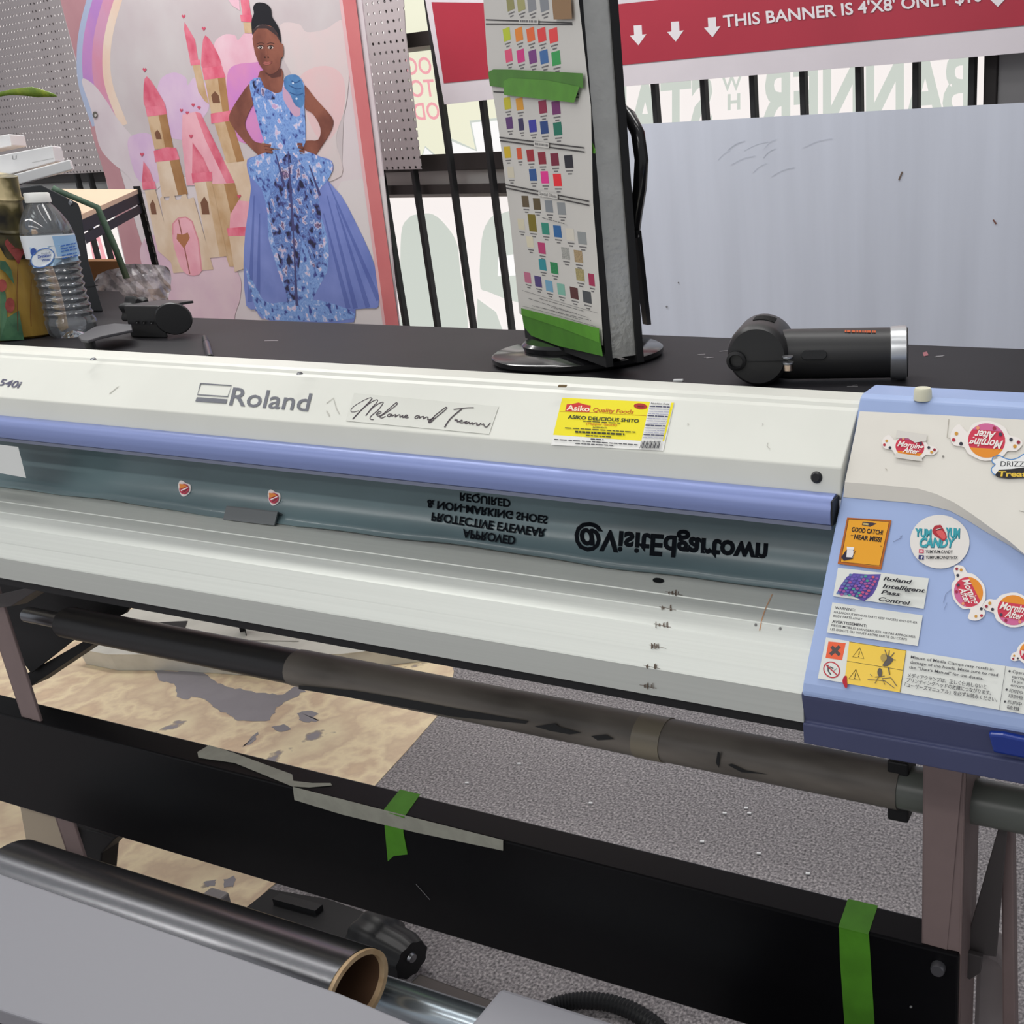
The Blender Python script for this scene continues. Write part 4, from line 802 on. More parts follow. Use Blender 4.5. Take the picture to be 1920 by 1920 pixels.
d.line([p6(378, 885), p6(700, 985), p6(1058, 1090)], .7, T2).line([p6(378, 1025), p6(700, 1110), p6(1050, 1215)], .7, T2)
d.dashes(p6(560, 235), p6(760, 290), 1.6, T2, 6)
d.poly([p3(*q_) for q_ in ((1175, -40), (1320, -40), (1330, 142), (1192, 146))], mat('brown_packing_tape', (146, 108, 62), .2, spec=.6))
d.build('swatch_chart', ds, 'white paper chart of small coloured vinyl swatches')
d = Dec(CH, .0065, .0006)
d.poly([p3(*q_) for q_ in ((700, 540), (740, 520), (880, 522), (1410, 550), (1415, 665), (1345, 640), (1100, 668), (900, 665), (715, 645))], GTD).poly([p3(*q_) for q_ in ((815, 610), (860, 585), (1130, 600), (1385, 650), (1345, 770), (1080, 740), (820, 712))], GT)
d.build('green_tape', ds, 'green tape strip across the middle of the swatch chart')
d = Dec(CH, .0065, .0006)
d.poly([p6(*q_) for q_ in ((372, 1075), (720, 1190), (1075, 1270), (1105, 1478), (700, 1385), (460, 1292), (395, 1215))], GTD).poly([p6(*q_) for q_ in ((370, 1045), (700, 1130), (1072, 1228), (1075, 1358), (720, 1220), (372, 1105))], GT)
d.build('green_tape', ds, 'green tape strip along the bottom of the swatch chart')
d = Dec(CH, .002, .0006); d.poly([(1107, 258), (1117, 282), (1116, 288), (1108, 287)], GT); d.build('green_tape', ds)
hb = Pl(A-nf*(bd+.03), nf)
pts = [hb(u, v) for u, v in ((1166, 205), (1180, 218), (1196, 250), (1203, 300), (1200, 350), (1192, 400), (1187, 440))]
MB().tube([pts[0]+nf*.03]+pts, .0075, 12).build('back_tube', GL, ds)
a_, b_ = hb(1192, 432), ZP(TZ+.012)(1213, 608); MB().obox((a_+b_)/2, (b_-a_)/2, ex*.0075, nf*.003).build('support_bar', MATTE, ds)
a_, b_ = hb(1168, 240), hb(1180, 440); MB().tube([a_, b_, ], .004, 10).build('support_rod', MATTE, ds)

# ------------------------------------------------------------------ cordless air duster
du = thing('air_duster', ZP(TZ)(1530, 695), 'black cordless air duster with silver end ring lying on the table', 'air duster')
zh = TZ+.0285
hR, hL = ZP(zh)(1684, 661), ZP(zh)(1480, 664)
hd = (hR-hL).normalized(); pd = V((-hd.y, hd.x, 0)); rh = .0262
DB = mat('duster_black', (40, 40, 41), .42, spec=.5)
HL_ = (hR-hL).length
MB().lathe(hL-hd*.02, [(0, 0), (rh*.92, 0), (rh, .02), (rh, HL_+.012), (0, HL_+.012)], 40, hd).build('handle', DB, du)
MB().lathe(hR-hd*.0085, [(rh*.98, 0), (rh*1.05, .001), (rh*1.07, .010), (rh*1.07, .0165), (rh, .0175), (0, .0175)], 40, hd).build('end_ring', [mat('satin_silver', (196, 198, 200), .3, .8)], du)
MB().lathe(hR+hd*.0088, [(rh*1.0, 0), (rh*.98, .0012), (0, .0014)], 40, hd).build('end_cap', DB, du)
rh2 = .0325; zH = TZ+rh2
fc = ZP(zH)(1420, 668)
ha = (pd*.92-hd*.02).normalized()                  # head axis, pointing away from the viewer
tgt = hL-hd*.030; ha = V((tgt.x-fc.x, tgt.y-fc.y, 0)).normalized(); 
MB().lathe(fc, [(0, -.002), (rh2*.86, -.0015), (rh2*.95, .003), (rh2, .012), (rh2*1.0, .055), (rh2*1.0, .075), (rh2*.9, .092), (rh2*.6, .100), (0, .102)], 48, ha).build('motor_head', DB, du)
sd = V((-ha.y, ha.x, 0)); sd = sd if sd.dot(hd) > 0 else -sd
noz = fc-sd*.0215+V((0, 0, -.004))-ha*.002
MB().lathe(noz, [(.0105, .004), (.0100, -.003), (.0072, -.0045), (.0066, -.003), (.0064, .003), (0, .003)], 28, ha).build('nozzle', MATTE, du)
MB().obox(fc-ha*.0022+sd*.010+V((0, 0, -.005)), sd*.020, V((0, 0, .0003)), ha*.0004).build('seam', MATTE, du)
for k in range(6):
    t = .030+k*.0048
    mb = MB(); pts = [fc+ha*(t+.0006*j)+ (sd*sin(an)+V((0, 0, 1))*cos(an))*(rh2+.0004) for j, an in enumerate([R(x) for x in (-12, -4, 4, 12, 20, 28)])]
    mb.tube(pts, .0009, 6); mb.build('vent_slot', mat('vent_black', (10, 10, 10), .7), du)
def on_handle(u, v):                              # point of the handle's skin seen at (u, v)
    dr = ray(u, v); o_ = EYE-hL; d1 = dr-hd*dr.dot(hd); o1 = o_-hd*o_.dot(hd)
    a = d1.dot(d1); b = 2*d1.dot(o1); c = o1.dot(o1)-rh*rh; D_ = max(0, b*b-4*a*c); return EYE+dr*((-b-math.sqrt(D_))/(2*a))
bt = on_handle(1526, 665); nb = (bt-hL); nb = (nb-hd*nb.dot(hd)).normalized()
mb = MB(); tb_ = nb.cross(hd); mb.ext([bt+nb*.0002+(hd*(.0135*cos(t) if abs(cos(t)) > .6 else .0135*cos(t))*1+tb_*.0052*max(-1, min(1, sin(t)*1.4))) for t in [2*pi*k/24 for k in range(24)]], nb*.0018); mb.build('trigger_button', BLACK, du, bevel=.0006)
rv = ZP(zh)(1482, 672)-pd*.026
MB().lathe(rv+V((0, 0, -.004)), [(0, -.003), (.005, -.003), (.005, .004), (0, .004)], 16, V((0, 0, 1))).build('pivot_pin', mat('copper_steel', (190, 170, 156), .2, 1), du)
for dz in (.0, .006): MB().lathe(rv+V((0, 0, -.001+dz)), [(.0058, 0), (.0062, .0012), (.0058, .0024), (0, .0024)], 16).build('pivot_ring', STEEL, du)
class OnH:
    def __call__(s, u, v, off=0): p = on_handle(u, v); n_ = p-hL; n_ = (n_-hd*n_.dot(hd)).normalized(); return p+n_*off
d = Dec(OnH(), .0008); d.dashes((1584, 624), (1642, 625), 4, (186, 84, 40), 8, .75); d.build('brand_lettering', du)

# ------------------------------------------------------------------ water bottle
bp_ = ZP(TZ)(140, 629)
wb = thing('water_bottle', bp_, 'clear plastic water bottle with white cap and blue label', 'bottle')
def glassy(name, col, ior, rough=.05, milk=0):
    m = bpy.data.materials.new(name); m.use_nodes = True; nt = m.node_tree; nt.nodes.remove(nt.nodes['Principled BSDF'])
    g = nt.nodes.new('ShaderNodeBsdfGlossy'); g.inputs['Roughness'].default_value = rough; t = nt.nodes.new('ShaderNodeBsdfTransparent'); t.inputs[0].default_value = rgb(col)
    f_ = nt.nodes.new('ShaderNodeFresnel'); f_.inputs[0].default_value = ior; mx = nt.nodes.new('ShaderNodeMixShader')
    nt.links.new(f_.outputs[0], mx.inputs[0]); nt.links.new(t.outputs[0], mx.inputs[1]); nt.links.new(g.outputs[0], mx.inputs[2]); out = mx
    if milk:
        df = nt.nodes.new('ShaderNodeBsdfDiffuse'); df.inputs[0].default_value = (.9, .92, .95, 1); out = nt.nodes.new('ShaderNodeMixShader'); out.inputs[0].default_value = milk
        nt.links.new(mx.outputs[0], out.inputs[1]); nt.links.new(df.outputs[0], out.inputs[2])
    nt.links.new(out.outputs[0], nt.nodes['Material Output'].inputs[0]); return m
PET = glassy('clear_pet', (250, 251, 252), 1.75, .06, .07)
WATER = glassy('water', (250, 252, 254), 1.12, .02)
prof = [(.0, .006), (.012, .004), (.020, .001), (.026, .0), (.0305, .006), (.0318, .018)]
for k in range(9):
    z = .024+k*.0105; w = .0318-.0022*sin(min(1, k/8)*pi)
    prof += [(w, z), (w-.0024, z+.004), (w-.0024, z+.0062)]
prof += [(.0318, .120), (.0318, .150), (.0312, .156), (.0285, .167), (.0225, .180), (.0160, .190), (.0132, .194), (.0132, .1975)]
MB().lathe(bp_, prof, 48, ripple=lambda th, z: (.03*cos(5*th) if z < .004 else 0)).build('bottle_wall', PET, wb)
wp = [(0, .008)]+[(r_*.965, z) for r_, z in prof[3:] if z < .151]+[(.0305, .151), (0, .151)]
MB().lathe(bp_, wp, 48, ripple=lambda th, z: (.03*cos(5*th) if z < .004 else 0)).build('water_fill', WATER, wb)
MB().lathe(bp_, [(.0135, .1945), (.0152, .1945), (.0155, .196), (.0152, .2065), (.0142, .2085), (0, .2088)], 40, ripple=lambda th, z: .012*cos(40*th) if .196 <= z < .207 else 0).build('bottle_cap', mat('cap_white', (236, 236, 232), .4), wb)
def lab(th0, th1, z0, z1, r_, m, n=14):
    return [((bp_+V((cos(th0+(th1-th0)*k/n)*r_, sin(th0+(th1-th0)*k/n)*r_, z))) ) for z in (z0, z1) for k in range(n+1)], [(k, k+1, n+2+k, n+1+k) for k in range(n)]
facing = math.atan2(-bp_.y, -bp_.x)
lm = MB(); LB = [mat('label_white', (222, 228, 234), .35), mat('label_blue', (150, 186, 222), .35), mat('label_navy', (60, 92, 168), .35)]
lm.add(*lab(0, 2*pi, .1165, .1495, .0324, 0, 48), 0, True)
lm.add(*lab(facing+.15, facing+1.55, .119, .1475, .0326, 0), 1, True)
class OnB:
    def __call__(s, u, v, off=0):
        dr = ray(u, v); o_ = EYE-bp_; a = dr.x**2+dr.y**2; b = 2*(dr.x*o_.x+dr.y*o_.y); r_ = .0326+off; c = o_.x**2+o_.y**2-r_*r_; D_ = max(0, b*b-4*a*c); return EYE+dr*((-b-math.sqrt(D_))/(2*a))
lo = lm.build('bottle_label', LB, wb)
def k5(x, y): return (x*.17715, 320+y*.17708)
K5 = lambda *p: [k5(*a) for a in p]
d = Dec(OnB(), .0006); NV = (58, 88, 164)
d.poly(K5((312, 812), (520, 800), (640, 790), (795, 745), (835, 950), (560, 1010), (350, 1030)), (172, 204, 230))
d.ell(*k5(450, 925), (22, -5), (226, 232, 238), 17).line([(k5(450, 925)[0]+22*cos(t), k5(450, 925)[1]-5*cos(t)+17*sin(t)) for t in [2*pi*j/24 for j in range(25)]], 2, (84, 124, 190)).ell(*k5(352, 858), 5.5, NV, 7)
d.text('Purified', k5(438, 888), k5(525, 876), k5(438, 868), (120, 130, 150)).text('Drinking', k5(400, 930), k5(540, 908), k5(398, 894), NV, .02).text('Water', k5(440, 965), k5(540, 948), k5(440, 936), NV, .02)
for y in (805, 835, 862, 905, 935): d.dashes(k5(640+(y-800)*.15, y), k5(800+(y-800)*.18, y-32), 2.2, (66, 112, 190), 4)
d.build('label_print', lo)

# ------------------------------------------------------------------ clamp bracket beside the bottle
cl = thing('desk_clamp', ZP(TZ)(275, 632), 'black metal desk clamp with knob and flat arm beside the bottle', 'clamp')
CM = mat('clamp_black', (30, 30, 32), .4, spec=.5)
Zt = ZP(TZ)
e0, e1 = Zt(248, 632), Zt(314, 634); exx = (e1-e0).normalized(); eyy = V((-exx.y, exx.x, 0)); wpl = (e1-e0).length; hpl = .0475
MB().obox((e0+e1)/2+V((0, 0, hpl/2)), exx*wpl/2, eyy*.0022, V((0, 0, hpl/2))).build('front_plate', CM, cl, bevel=.002)
MB().obox((e0+e1)/2+eyy*.028+exx*(-.000)+V((0, 0, hpl-.002)), exx*wpl/2, eyy*.028, V((0, 0, .002))).build('top_plate', CM, cl, bevel=.001)
dc = e1+eyy*.012+exx*.006+V((0, 0, .027))
dn_ = (exx*.75-eyy*.65).normalized()
MB().lathe(dc, [(0, -.006), (.022, -.006), (.0235, -.004), (.0235, .003), (.022, .005), (0, .005)], 36, dn_).build('hinge_disc', CM, cl)
MB().lathe(dc+dn_*.005+V((0, 0, 0))-exx*.006, [(0, .003), (.0045, .003), (.006, .001), (.006, 0)], 16, dn_).build('hinge_bolt', STEEL, cl)
kc = e0+eyy*.03-exx*.016+V((0, 0, .034))
MB().lathe(kc, [(0, -.011), (.017, -.011), (.021, -.007), (.021, .007), (.017, .011), (0, .011)], 56, exx, ripple=lambda th, z: .13*cos(7*th)).build('knob', MATTE, cl)
MB().tube([kc, kc+exx*.05], .006, 14).build('knob_screw', CM, cl)
d = Dec(Pl(e0, eyy), .004)
for u in (256, 269, 283, 296): d.ell(u, 604+(u-256)*.03, 2.4, (12, 12, 12)).ell(u+.5, 605.2+(u-256)*.03, 1, (120, 120, 122))
d.build('screw_holes', cl)
za = ZP(TZ+.022)
mb = MB(); mb.ext([za(*q_) for q_ in ((152, 637), (146, 630), (178, 612), (215, 606), (246, 608), (248, 618), (190, 630), (165, 638))], (0, 0, -.004)); mb.build('flat_arm', mat('arm_grey', (74, 74, 78), .5), cl, bevel=.001)
pa = za(166, 634); MB().lathe(V((pa.x, pa.y, TZ)), [(0, 0), (.0075, 0), (.0075, .005), (.006, .006), (.006, .018), (0, .018)], 20).build('post', CM, cl)

# pen
pz = ZP(TZ+.0045); pa, pb_ = pz(383, 630), pz(394, 670)
pe = thing('pen', pa, 'thin black pen lying on the table behind the printer', 'pen'); dp = (pb_-pa)
MB().tube([pa+dp*.35, pb_], .0042, 14).build('barrel', mat('pen_grey', (72, 68, 74), .3), pe)
MB().tube([pa, pa+dp*.1, pa+dp*.36], [.0018, .0036, .0044], 14).build('pen_cap', BLACK, pe)
MB().lathe(pb_, [(.0044, -.004), (.0046, 0), (.0036, .0015), (.0012, .001), (0, -.001)], 14, dp).build('end_plug', BLACK, pe)

# ------------------------------------------------------------------ planter with bamboo stalk
fp = Zt(48, 640); pc = V((fp.x, fp.y, TZ))+V((fp.x, fp.y, 0)).normalized()*.066+V((-.022, 0, 0))
pt = thing('potted_plant', pc, 'yellow and green glazed plant pot with a thick stalk at the left', 'plant')
POTM = mat('yellow_glaze', (176, 142, 62), .35, c2=(140, 106, 44), scale=9, stretch=(3, 3, .6), spec=.6)
hp = .155
MB().lathe(pc, [(0, 0), (.060, 0), (.066, .004), (.068, .03), (.069, .07), (.066, .11), (.062, hp-.01), (.059, hp), (.054, hp-.004), (.052, hp-.03), (0, hp-.03)], 48, ripple=lambda th, z: .025*cos(12*th) if z > .002 else 0).build('pot', POTM, pt)
class OnP:
    def __call__(s, u, v, off=0):
        dr = ray(u, v); o_ = EYE-pc; a = dr.x**2+dr.y**2; b = 2*(dr.x*o_.x+dr.y*o_.y); r_ = .0705+off; c = o_.x**2+o_.y**2-r_*r_; D_ = max(0, b*b-4*a*c); return EYE+dr*((-b-math.sqrt(D_))/(2*a))
d = Dec(OnP(), .0006)
GRN = mat('green_glaze', (74, 116, 84), .3, c2=(46, 84, 62), scale=40, spec=.6); RSE = mat('rose_glaze', (158, 72, 66), .35, c2=(132, 54, 52), scale=60)
d.poly(K5((0, 950), (60, 960), (120, 1050), (155, 1210), (110, 1150), (60, 1080), (0, 1040)), GRN).poly(K5((0, 1180), (60, 1300), (75, 1560), (200, 1480), (255, 1790), (0, 1800)), GRN, 0)
d.poly(K5((50, 760), (90, 720), (210, 705), (275, 740), (290, 790), (260, 860), (225, 920), (195, 990), (150, 920), (80, 830)), RSE, 3).ell(*k5(105, 1425), 9, RSE, 14).ell(*k5(20, 1215), 9, RSE, 12)
for a in (((100, 780), (170, 760), (240, 790)), ((110, 830), (180, 820), (230, 850)), ((190, 990), (180, 1300), (190, 1700)), ((330, 1150), (325, 1500), (330, 1650))): d.line(K5(*a), 1.2, (110, 60, 40), 3)
d.build('glaze_relief', pt)
BAM = ramp_mat('bamboo', 'Noise', 22, [(.36, (28, 26, 22)), (.5, (92, 84, 52)), (.62, (196, 180, 140))], .5, vec=(1, 1, .7))
sr = YP(pc.y); s0, s1 = sr(14, 450), sr(0, 328)
for dx, r_, t_ in ((0, .022, 1), (-.035, .019, .9)):
    a = V((s0.x+dx, pc.y, pc.z+hp-.035)); b = V((s1.x+dx, pc.y, s1.z*t_+a.z*(1-t_)))
    MB().tube([a, a.lerp(b, .3), a.lerp(b, .33), a.lerp(b, .36), a.lerp(b, .7), a.lerp(b, .73), a.lerp(b, .76), b], [r_, r_*.97, r_*1.12, r_*.97, r_*.95, r_*1.08, r_*.95, r_*.9], 20).build('stalk', BAM, pt)
s2 = YP(pc.y+.05); sp_ = [s2(*q_) for q_ in ((-70, 195), (-30, 185), (15, 175), (62, 175), (104, 180))]
st = V((s1.x-.03, pc.y, s1.z-.01))
MB().tube([st, st.lerp(sp_[0], .5)+V((0, 0, .04)), sp_[0]], .004, 8).build('stem', mat('stem_green', (110, 130, 60), .5), pt)
lf = MB(); ws = [.002, .0025, .004, .0085, .0015]; lv = []
for p, w in zip(crom(sp_, 4, False), [ws[min(4, int(i/4))]+(ws[min(4, int(i/4)+1)]-ws[min(4, int(i/4))])*(i % 4)/4 for i in range(17)]): lv += [p+V((0, 0, w)), p-V((0, -w*.6, w*.6))]
lf.add(lv, [(2*i, 2*i+1, 2*i+3, 2*i+2) for i in range(len(lv)//2-1)], 0, True); lo_ = lf.build('leaf', mat('leaf_green', (146, 164, 44), .45, c2=(110, 138, 40), scale=30), pt); lo_.modifiers.new('solid', 'SOLIDIFY').thickness = .001

# ------------------------------------------------------------------ black cabinet, boxes, shelf at the left rear
YC = 1.185; cy_ = YP(YC)
cb = thing('equipment_cabinet', cy_(120, 600), 'black metal equipment cabinet with a cut corner behind the bottle', 'cabinet')
p = [cy_(*q_) for q_ in ((36, 352), (76, 346), (146, 381), (152, 396), (166, 490), (195, 590))]
p[-1].z = TZ+.0005; p += [V((p[0].x-.40, YC, TZ+.0005)), V((p[0].x-.40, YC, p[0].z))]
MB().ext(p, (-.40, .235, 0)).build('cabinet_body', mat('cabinet_black', (36, 38, 41), .5), cb, bevel=.002)
for u, v in ((37, 366), (133, 381)): MB().lathe(cy_(u, v), [(0, .002), (.0035, .0018), (.0045, 0)], 14, (0, -1, 0)).build('screw', STEEL, cb)
a, b = cy_(166, 538), cy_(180, 535); MB().obox((a+b)/2+V((0, -.0005, 0)), (b-a)/2+V((.005, 0, 0)), V((0, .0006, 0)), V((0, 0, .0008))).build('panel_seam', MATTE, cb)
# three white boxes
bxm = mat('white_card', (222, 222, 222), .5); zc_ = cy_(76, 346).z
def wbx(pts, yy, dep, lab_):
    at = YP(yy); pp = [at(*q_) for q_ in pts]; o = MB().ext(pp, dep).build('white_box', bxm, bevel=.002); tag(o, lab_, 'box', 'white boxes stacked on the cabinet'); return o
wbx(((-60, 342), (17, 351), (136, 318), (130, 299), (5, 333), (-60, 322)), 1.30, (-.04, .03, 0), 'white box at the bottom of the stack on the black cabinet')
wbx(((-60, 320), (3, 331), (62, 315), (104, 303), (97, 273), (0, 291), (-60, 288)), 1.34, (-.05, .05, 0), 'white box in the middle of the stack on the black cabinet')
wbx(((-60, 290), (22, 273), (17, 251), (-60, 266)), 1.40, (-.05, .06, 0), 'small white box on top of the stack on the black cabinet')
d = Dec(YP(1.34), .0008); d.line([(23, 292), (24, 299), (30, 298), (30, 291)], 1, (120, 120, 120)).line([(60, 305), (100, 297)], .8, (170, 170, 170)); 
d.build('box_flap_print', bpy.data.objects['white_box.001'])
# slotted angle shelf
sf = thing('shelving_rack', (-1.86, 1.35, 0), 'black slotted angle shelving rack with a tan shelf board', 'shelf')
aD = V((-.81, .586, 0)); bD = V((.586, .81, 0))
Qh = 3.05; dq = ray(262, 352); dq = dq/math.hypot(dq.x, dq.y); Q = EYE+dq*Qh; zS = Q.z
def post(base, top):
    mb = MB(); w = .019
    mb.obox(base+aD*-w+V((0, 0, top/2-base.z/2)), aD*w, bD*.0012, V((0, 0, top/2-base.z/2))); mb.obox(base+bD*-w*.3+V((0, 0, top/2-base.z/2)), bD*w*.4, aD*.0012, V((0, 0, top/2-base.z/2)))
    o = mb.build('post', MATTE, sf); return o
base = V((Q.x, Q.y, 0))
post(base, zS+.004)
post(base+aD*1.0, zS+.004)
fq = (EYE-Q); fq.z = 0; fq.normalize(); sdv = V((-fq.y, fq.x, 0)); sdv = sdv if sdv.x > 0 else -sdv
mb = MB()
for k in range(11):
    z = zS-.045-.0265*k; c = base+V((0, 0, z))-aD*.019-bD*.002
    mb.obox(c, aD*.0045, bD*.0006, V((0, 0, .0075)))
mb.build('keyhole_slots', mat('slot_light', (176, 168, 166), .6), sf)
zB = ZP(zS-.012)
def at_d(u, v, dist):
    dr = ray(u, v); return EYE+dr*(dist/math.hypot(dr.x, dr.y))
c1, c2_, c3_ = at_d(258, 355, Qh-.03), at_d(148, 404, 2.45), at_d(116, 354, Qh-.05)
mb = MB(); mb.ext([c1, c2_, c2_+(c3_-c1), c3_], (0, 0, -.010)); mb.build('shelf_board', mat('tan_board', (206, 178, 152), .6), sf)
for dz, t in ((-.021, .0115), (-.045, .0095)):
    mb = MB(); mb.ext([c1+V((0, 0, dz+t)), c2_+V((0, 0, dz+t)), c2_+V((0, 0, dz-t)), c1+V((0, 0, dz-t))], fq*-.02); mb.build('shelf_rail', MATTE, sf)
a1 = c1
# green strap over the shelf
spn = [Q-aD*.33+V((0, 0, .03)), Q-aD*.20+bD*.01+V((0, 0, .0)), Q-aD*.17+bD*.014+V((0, 0, -.03)), Q-aD*.07+bD*.02+V((0, 0, -.30))]
SP = Pl(c2_+fq*.06, fq); spn = [SP(*q_) for q_ in ((98, 352), (112, 359), (143, 372), (183, 389), (192, 410), (212, 455), (238, 522))]
mb = MB(); ws = [.006]*7; vs = []
for i, p_ in enumerate(spn):
    t = (spn[min(6, i+1)]-spn[max(0, i-1)]).normalized(); n_ = t.cross(fq).normalized(); vs += [p_+n_*.0055, p_-n_*.0055]
mb.add(vs, [(2*i, 2*i+1, 2*i+3, 2*i+2) for i in range(6)], 0, True); o = mb.build('strap', mat('strap_green', (84, 108, 90), .5)); o.modifiers.new('solid', 'SOLIDIFY').thickness = .0012
tag(o, 'narrow green plastic strap hanging over the black shelf', 'strap')
# cardboard and wrapped bundle on hidden lower deck
yk = Pl(Q+fq*.02, fq)
p = [yk(*q_) for q_ in ((165, 490), (226, 490), (240, 540), (180, 620))]
zlow = yk(200, 640).z
lowdeck = MB().obox(V((Q.x, Q.y, zlow-.01))-aD*.45+bD*.02, aD*.5, bD*.16, V((0, 0, .008))).build('lower_shelf', mat('tan_board', (0, 0, 0)), sf)
o = MB().ext([yk(*q_) for q_ in ((160, 490), (224, 490), (240, 532), (260, 640), (190, 640))], fq*-.1).build('cardboard_box', mat('brown_card', (132, 92, 54), .7)); tag(o, 'brown cardboard box on the rack behind the bottle', 'box')
yw = Pl(Q+fq*.075, fq)
mb = MB(); nU, nV = 16, 12
for i in range(nV+1):
    for j in range(nU+1):
        s, t = j/nU, i/nV; u = 186+s*124+t*22*(1-s)*.3; v = (522-s*18-14*sin(s*pi)*(1-t)) + t*(100+8*s); p_ = yw(u, v); bump = .03*sin(pi*s)*sin(pi*min(1, t+.1))+random.uniform(-.006, .006); mb.v.append(p_+fq*bump)
for i in range(nV):
    for j in range(nU): a = i*(nU+1)+j; mb.f.append([a, a+1, a+nU+2, a+nU+1]); mb.m.append(0); mb.s.append(False)
o = mb.build('wrapped_bundle', mat('plastic_wrap', (178, 174, 178), .16, spec=.8, c2=(118, 114, 118), scale=40, bump=.8, bscale=70)); o.modifiers.new('solid', 'SOLIDIFY').thickness = .02; tag(o, 'grey bundle wrapped in crinkled clear plastic on the rack', 'bundle')

# ------------------------------------------------------------------ floor items
fl = ZP(.002)
LIN = ramp_mat('worn_linoleum', 'Noise', 5.5, [(.33, (150, 145, 150)), (.345, (176, 160, 142)), (.36, (240, 224, 188)), (.48, (216, 192, 164)), (.54, (240, 222, 186)), (.60, (214, 188, 160)), (.72, (236, 214, 176))], .6, detail=10)
pts = [(820, 1228), (845, 1240), (851, 1258), (846, 1285), (826, 1335), (765, 1405), (705, 1470), (600, 1590), (505, 1665), (462, 1705), (430, 1760)]
pp = [fl(*q_) for q_ in pts]; far = fl(-60, 1085)
mb = MB(); mb.ext(pp+[V((-3.4, .75, .002)), V((-5, 1.0, .002)), V((-5, 2.35, .002)), V((-2.6, 2.2, .002))], (0, 0, -.0018)); o = mb.build('floor_remnant', LIN); tag(o, 'worn tan linoleum remnant lying on the grey carpet', 'floor mat')
GP = mat('bare_grey_backing', (150, 146, 151), .7, noise=.08, scale=9)
rj = random.Random(11)
for pts in ([(288, 1256), (300, 1276), (322, 1280), (330, 1290), (333, 1307), (352, 1311), (363, 1305), (384, 1312), (397, 1323), (408, 1332), (430, 1340), (447, 1353), (470, 1351), (500, 1353), (512, 1340), (520, 1327), (540, 1314), (553, 1307), (572, 1296), (560, 1284), (546, 1292), (530, 1303), (505, 1300), (483, 1300), (450, 1292), (423, 1287), (404, 1276), (383, 1260), (372, 1254), (330, 1258)], [(556, 1338), (574, 1331), (598, 1337), (588, 1346), (600, 1352), (578, 1354), (562, 1350)], [(508, 1364), (530, 1356), (548, 1368), (520, 1372)], [(455, 1400), (484, 1374), (480, 1386), (462, 1398)], [(380, 1655), (405, 1648), (400, 1660), (385, 1662)], [(418, 1650), (440, 1640), (438, 1662), (420, 1664)]):
    q2 = []
    for a, b in zip(pts, pts[1:]+pts[:1]):
        for t in (0, .33, .66): q2.append((a[0]+(b[0]-a[0])*t+rj.uniform(-3, 3), a[1]+(b[1]-a[1])*t+rj.uniform(-2, 2)))
    d = Dec(fl, .0006); d.poly(q2, GP); d.build('bare_patch', o)
zw = ZP(.06)
wp_ = thing('plastic_ramp', fl(350, 1235), 'scuffed white moulded plastic ramp on the floor behind the printer', 'plastic ramp')
WPL = mat('scuffed_white', (206, 204, 194), .5, noise=.12, scale=12)
top = [(143, 1214), (175, 1203), (222, 1166), (228, 1150), (262, 1138), (368, 1152), (640, 1188), (790, 1208), (640, 1225), (585, 1225), (510, 1240), (400, 1232), (300, 1226), (205, 1226)]
mb = MB(); A_ = [zw(*q_) for q_ in top]; B_ = [V((p.x*1.0+.0, p.y+.01, .003)) for p in A_]; n = len(A_)
mb.add(A_, [list(range(n))]); mb.add(A_+B_, [(i, (i+1) % n, (i+1) % n+n, i+n) for i in range(n)]); mb.build('shell', WPL, wp_, bevel=.004)
d = Dec(zw, .0015); d.poly([(270, 1168), (352, 1164), (344, 1184), (330, 1184), (318, 1172), (296, 1172)], (24, 22, 22)).line([(230, 1158), (300, 1168), (430, 1200), (560, 1202)], 1.2, (140, 136, 128)); d.build('slot', wp_)
d = Dec(Pl(fl(270, 1238)+V((0, -.004, 0)), (0, -1, .2)), .006); d.poly([(241, 1226), (258, 1223), (302, 1229), (292, 1239), (258, 1240), (242, 1236)], (214, 182, 44)); d.build('yellow_patch', wp_)
# black vinyl roll on a cardboard core
yr, zr_, rr_ = .604, .440, .0440
xr0, xr1 = -1.385, -.802
ro = thing('vinyl_roll', ((xr0+xr1)/2, yr, zr_-rr_), 'satin black vinyl roll on a cardboard core in the foreground', 'vinyl roll')
VB = mat('black_vinyl', (142, 142, 145), .25, .92, spec=.6)
ln = xr1-xr0
MB().lathe((xr0, yr, zr_), [(.0400, 0), (rr_, 0), (rr_, ln), (.0425, ln+.0005)], 72, (1, 0, 0)).build('vinyl_wrap', VB, ro)
MB().lathe((xr0, yr, zr_), [(.0430, 0), (.0430, ln+.005), (.0372, ln+.005), (.0371, ln-.002)], 64, (1, 0, 0), sm=False).build('cardboard_core', mat('core_card', (240, 208, 164), .7, c2=(228, 192, 146), scale=60), ro)
MB().lathe((xr0, yr, zr_), [(.0373, 0), (.0373, ln+.0045)], 64, (1, 0, 0)).build('core_inside', mat('shaded_card_inside', (112, 82, 60), .8), ro)  # shade inside the core put into a darker brown
# steel shaft under the roll
rk = thing('roll_stand', (-1, .63, 0), 'steel media stand tube running under the black vinyl roll', 'stand')
zt_, yt_ = .376, .654
MB().tube([(-1.62, yt_, zt_), (-.42, yt_, zt_)], .020, 24).build('tube', mat('galvanised', (196, 208, 216), .25, .9), rk)
MB().tube([(-1.62, .560, .373), (-.86, .560, .373)], .0185, 24).build('tube', mat('galvanised', (0, 0, 0)), rk)
for x in (-1.60, -.44): MB().box(x-.02, x+.02, .53, .68, 0, .354).build('stand_leg', MATTE, rk)

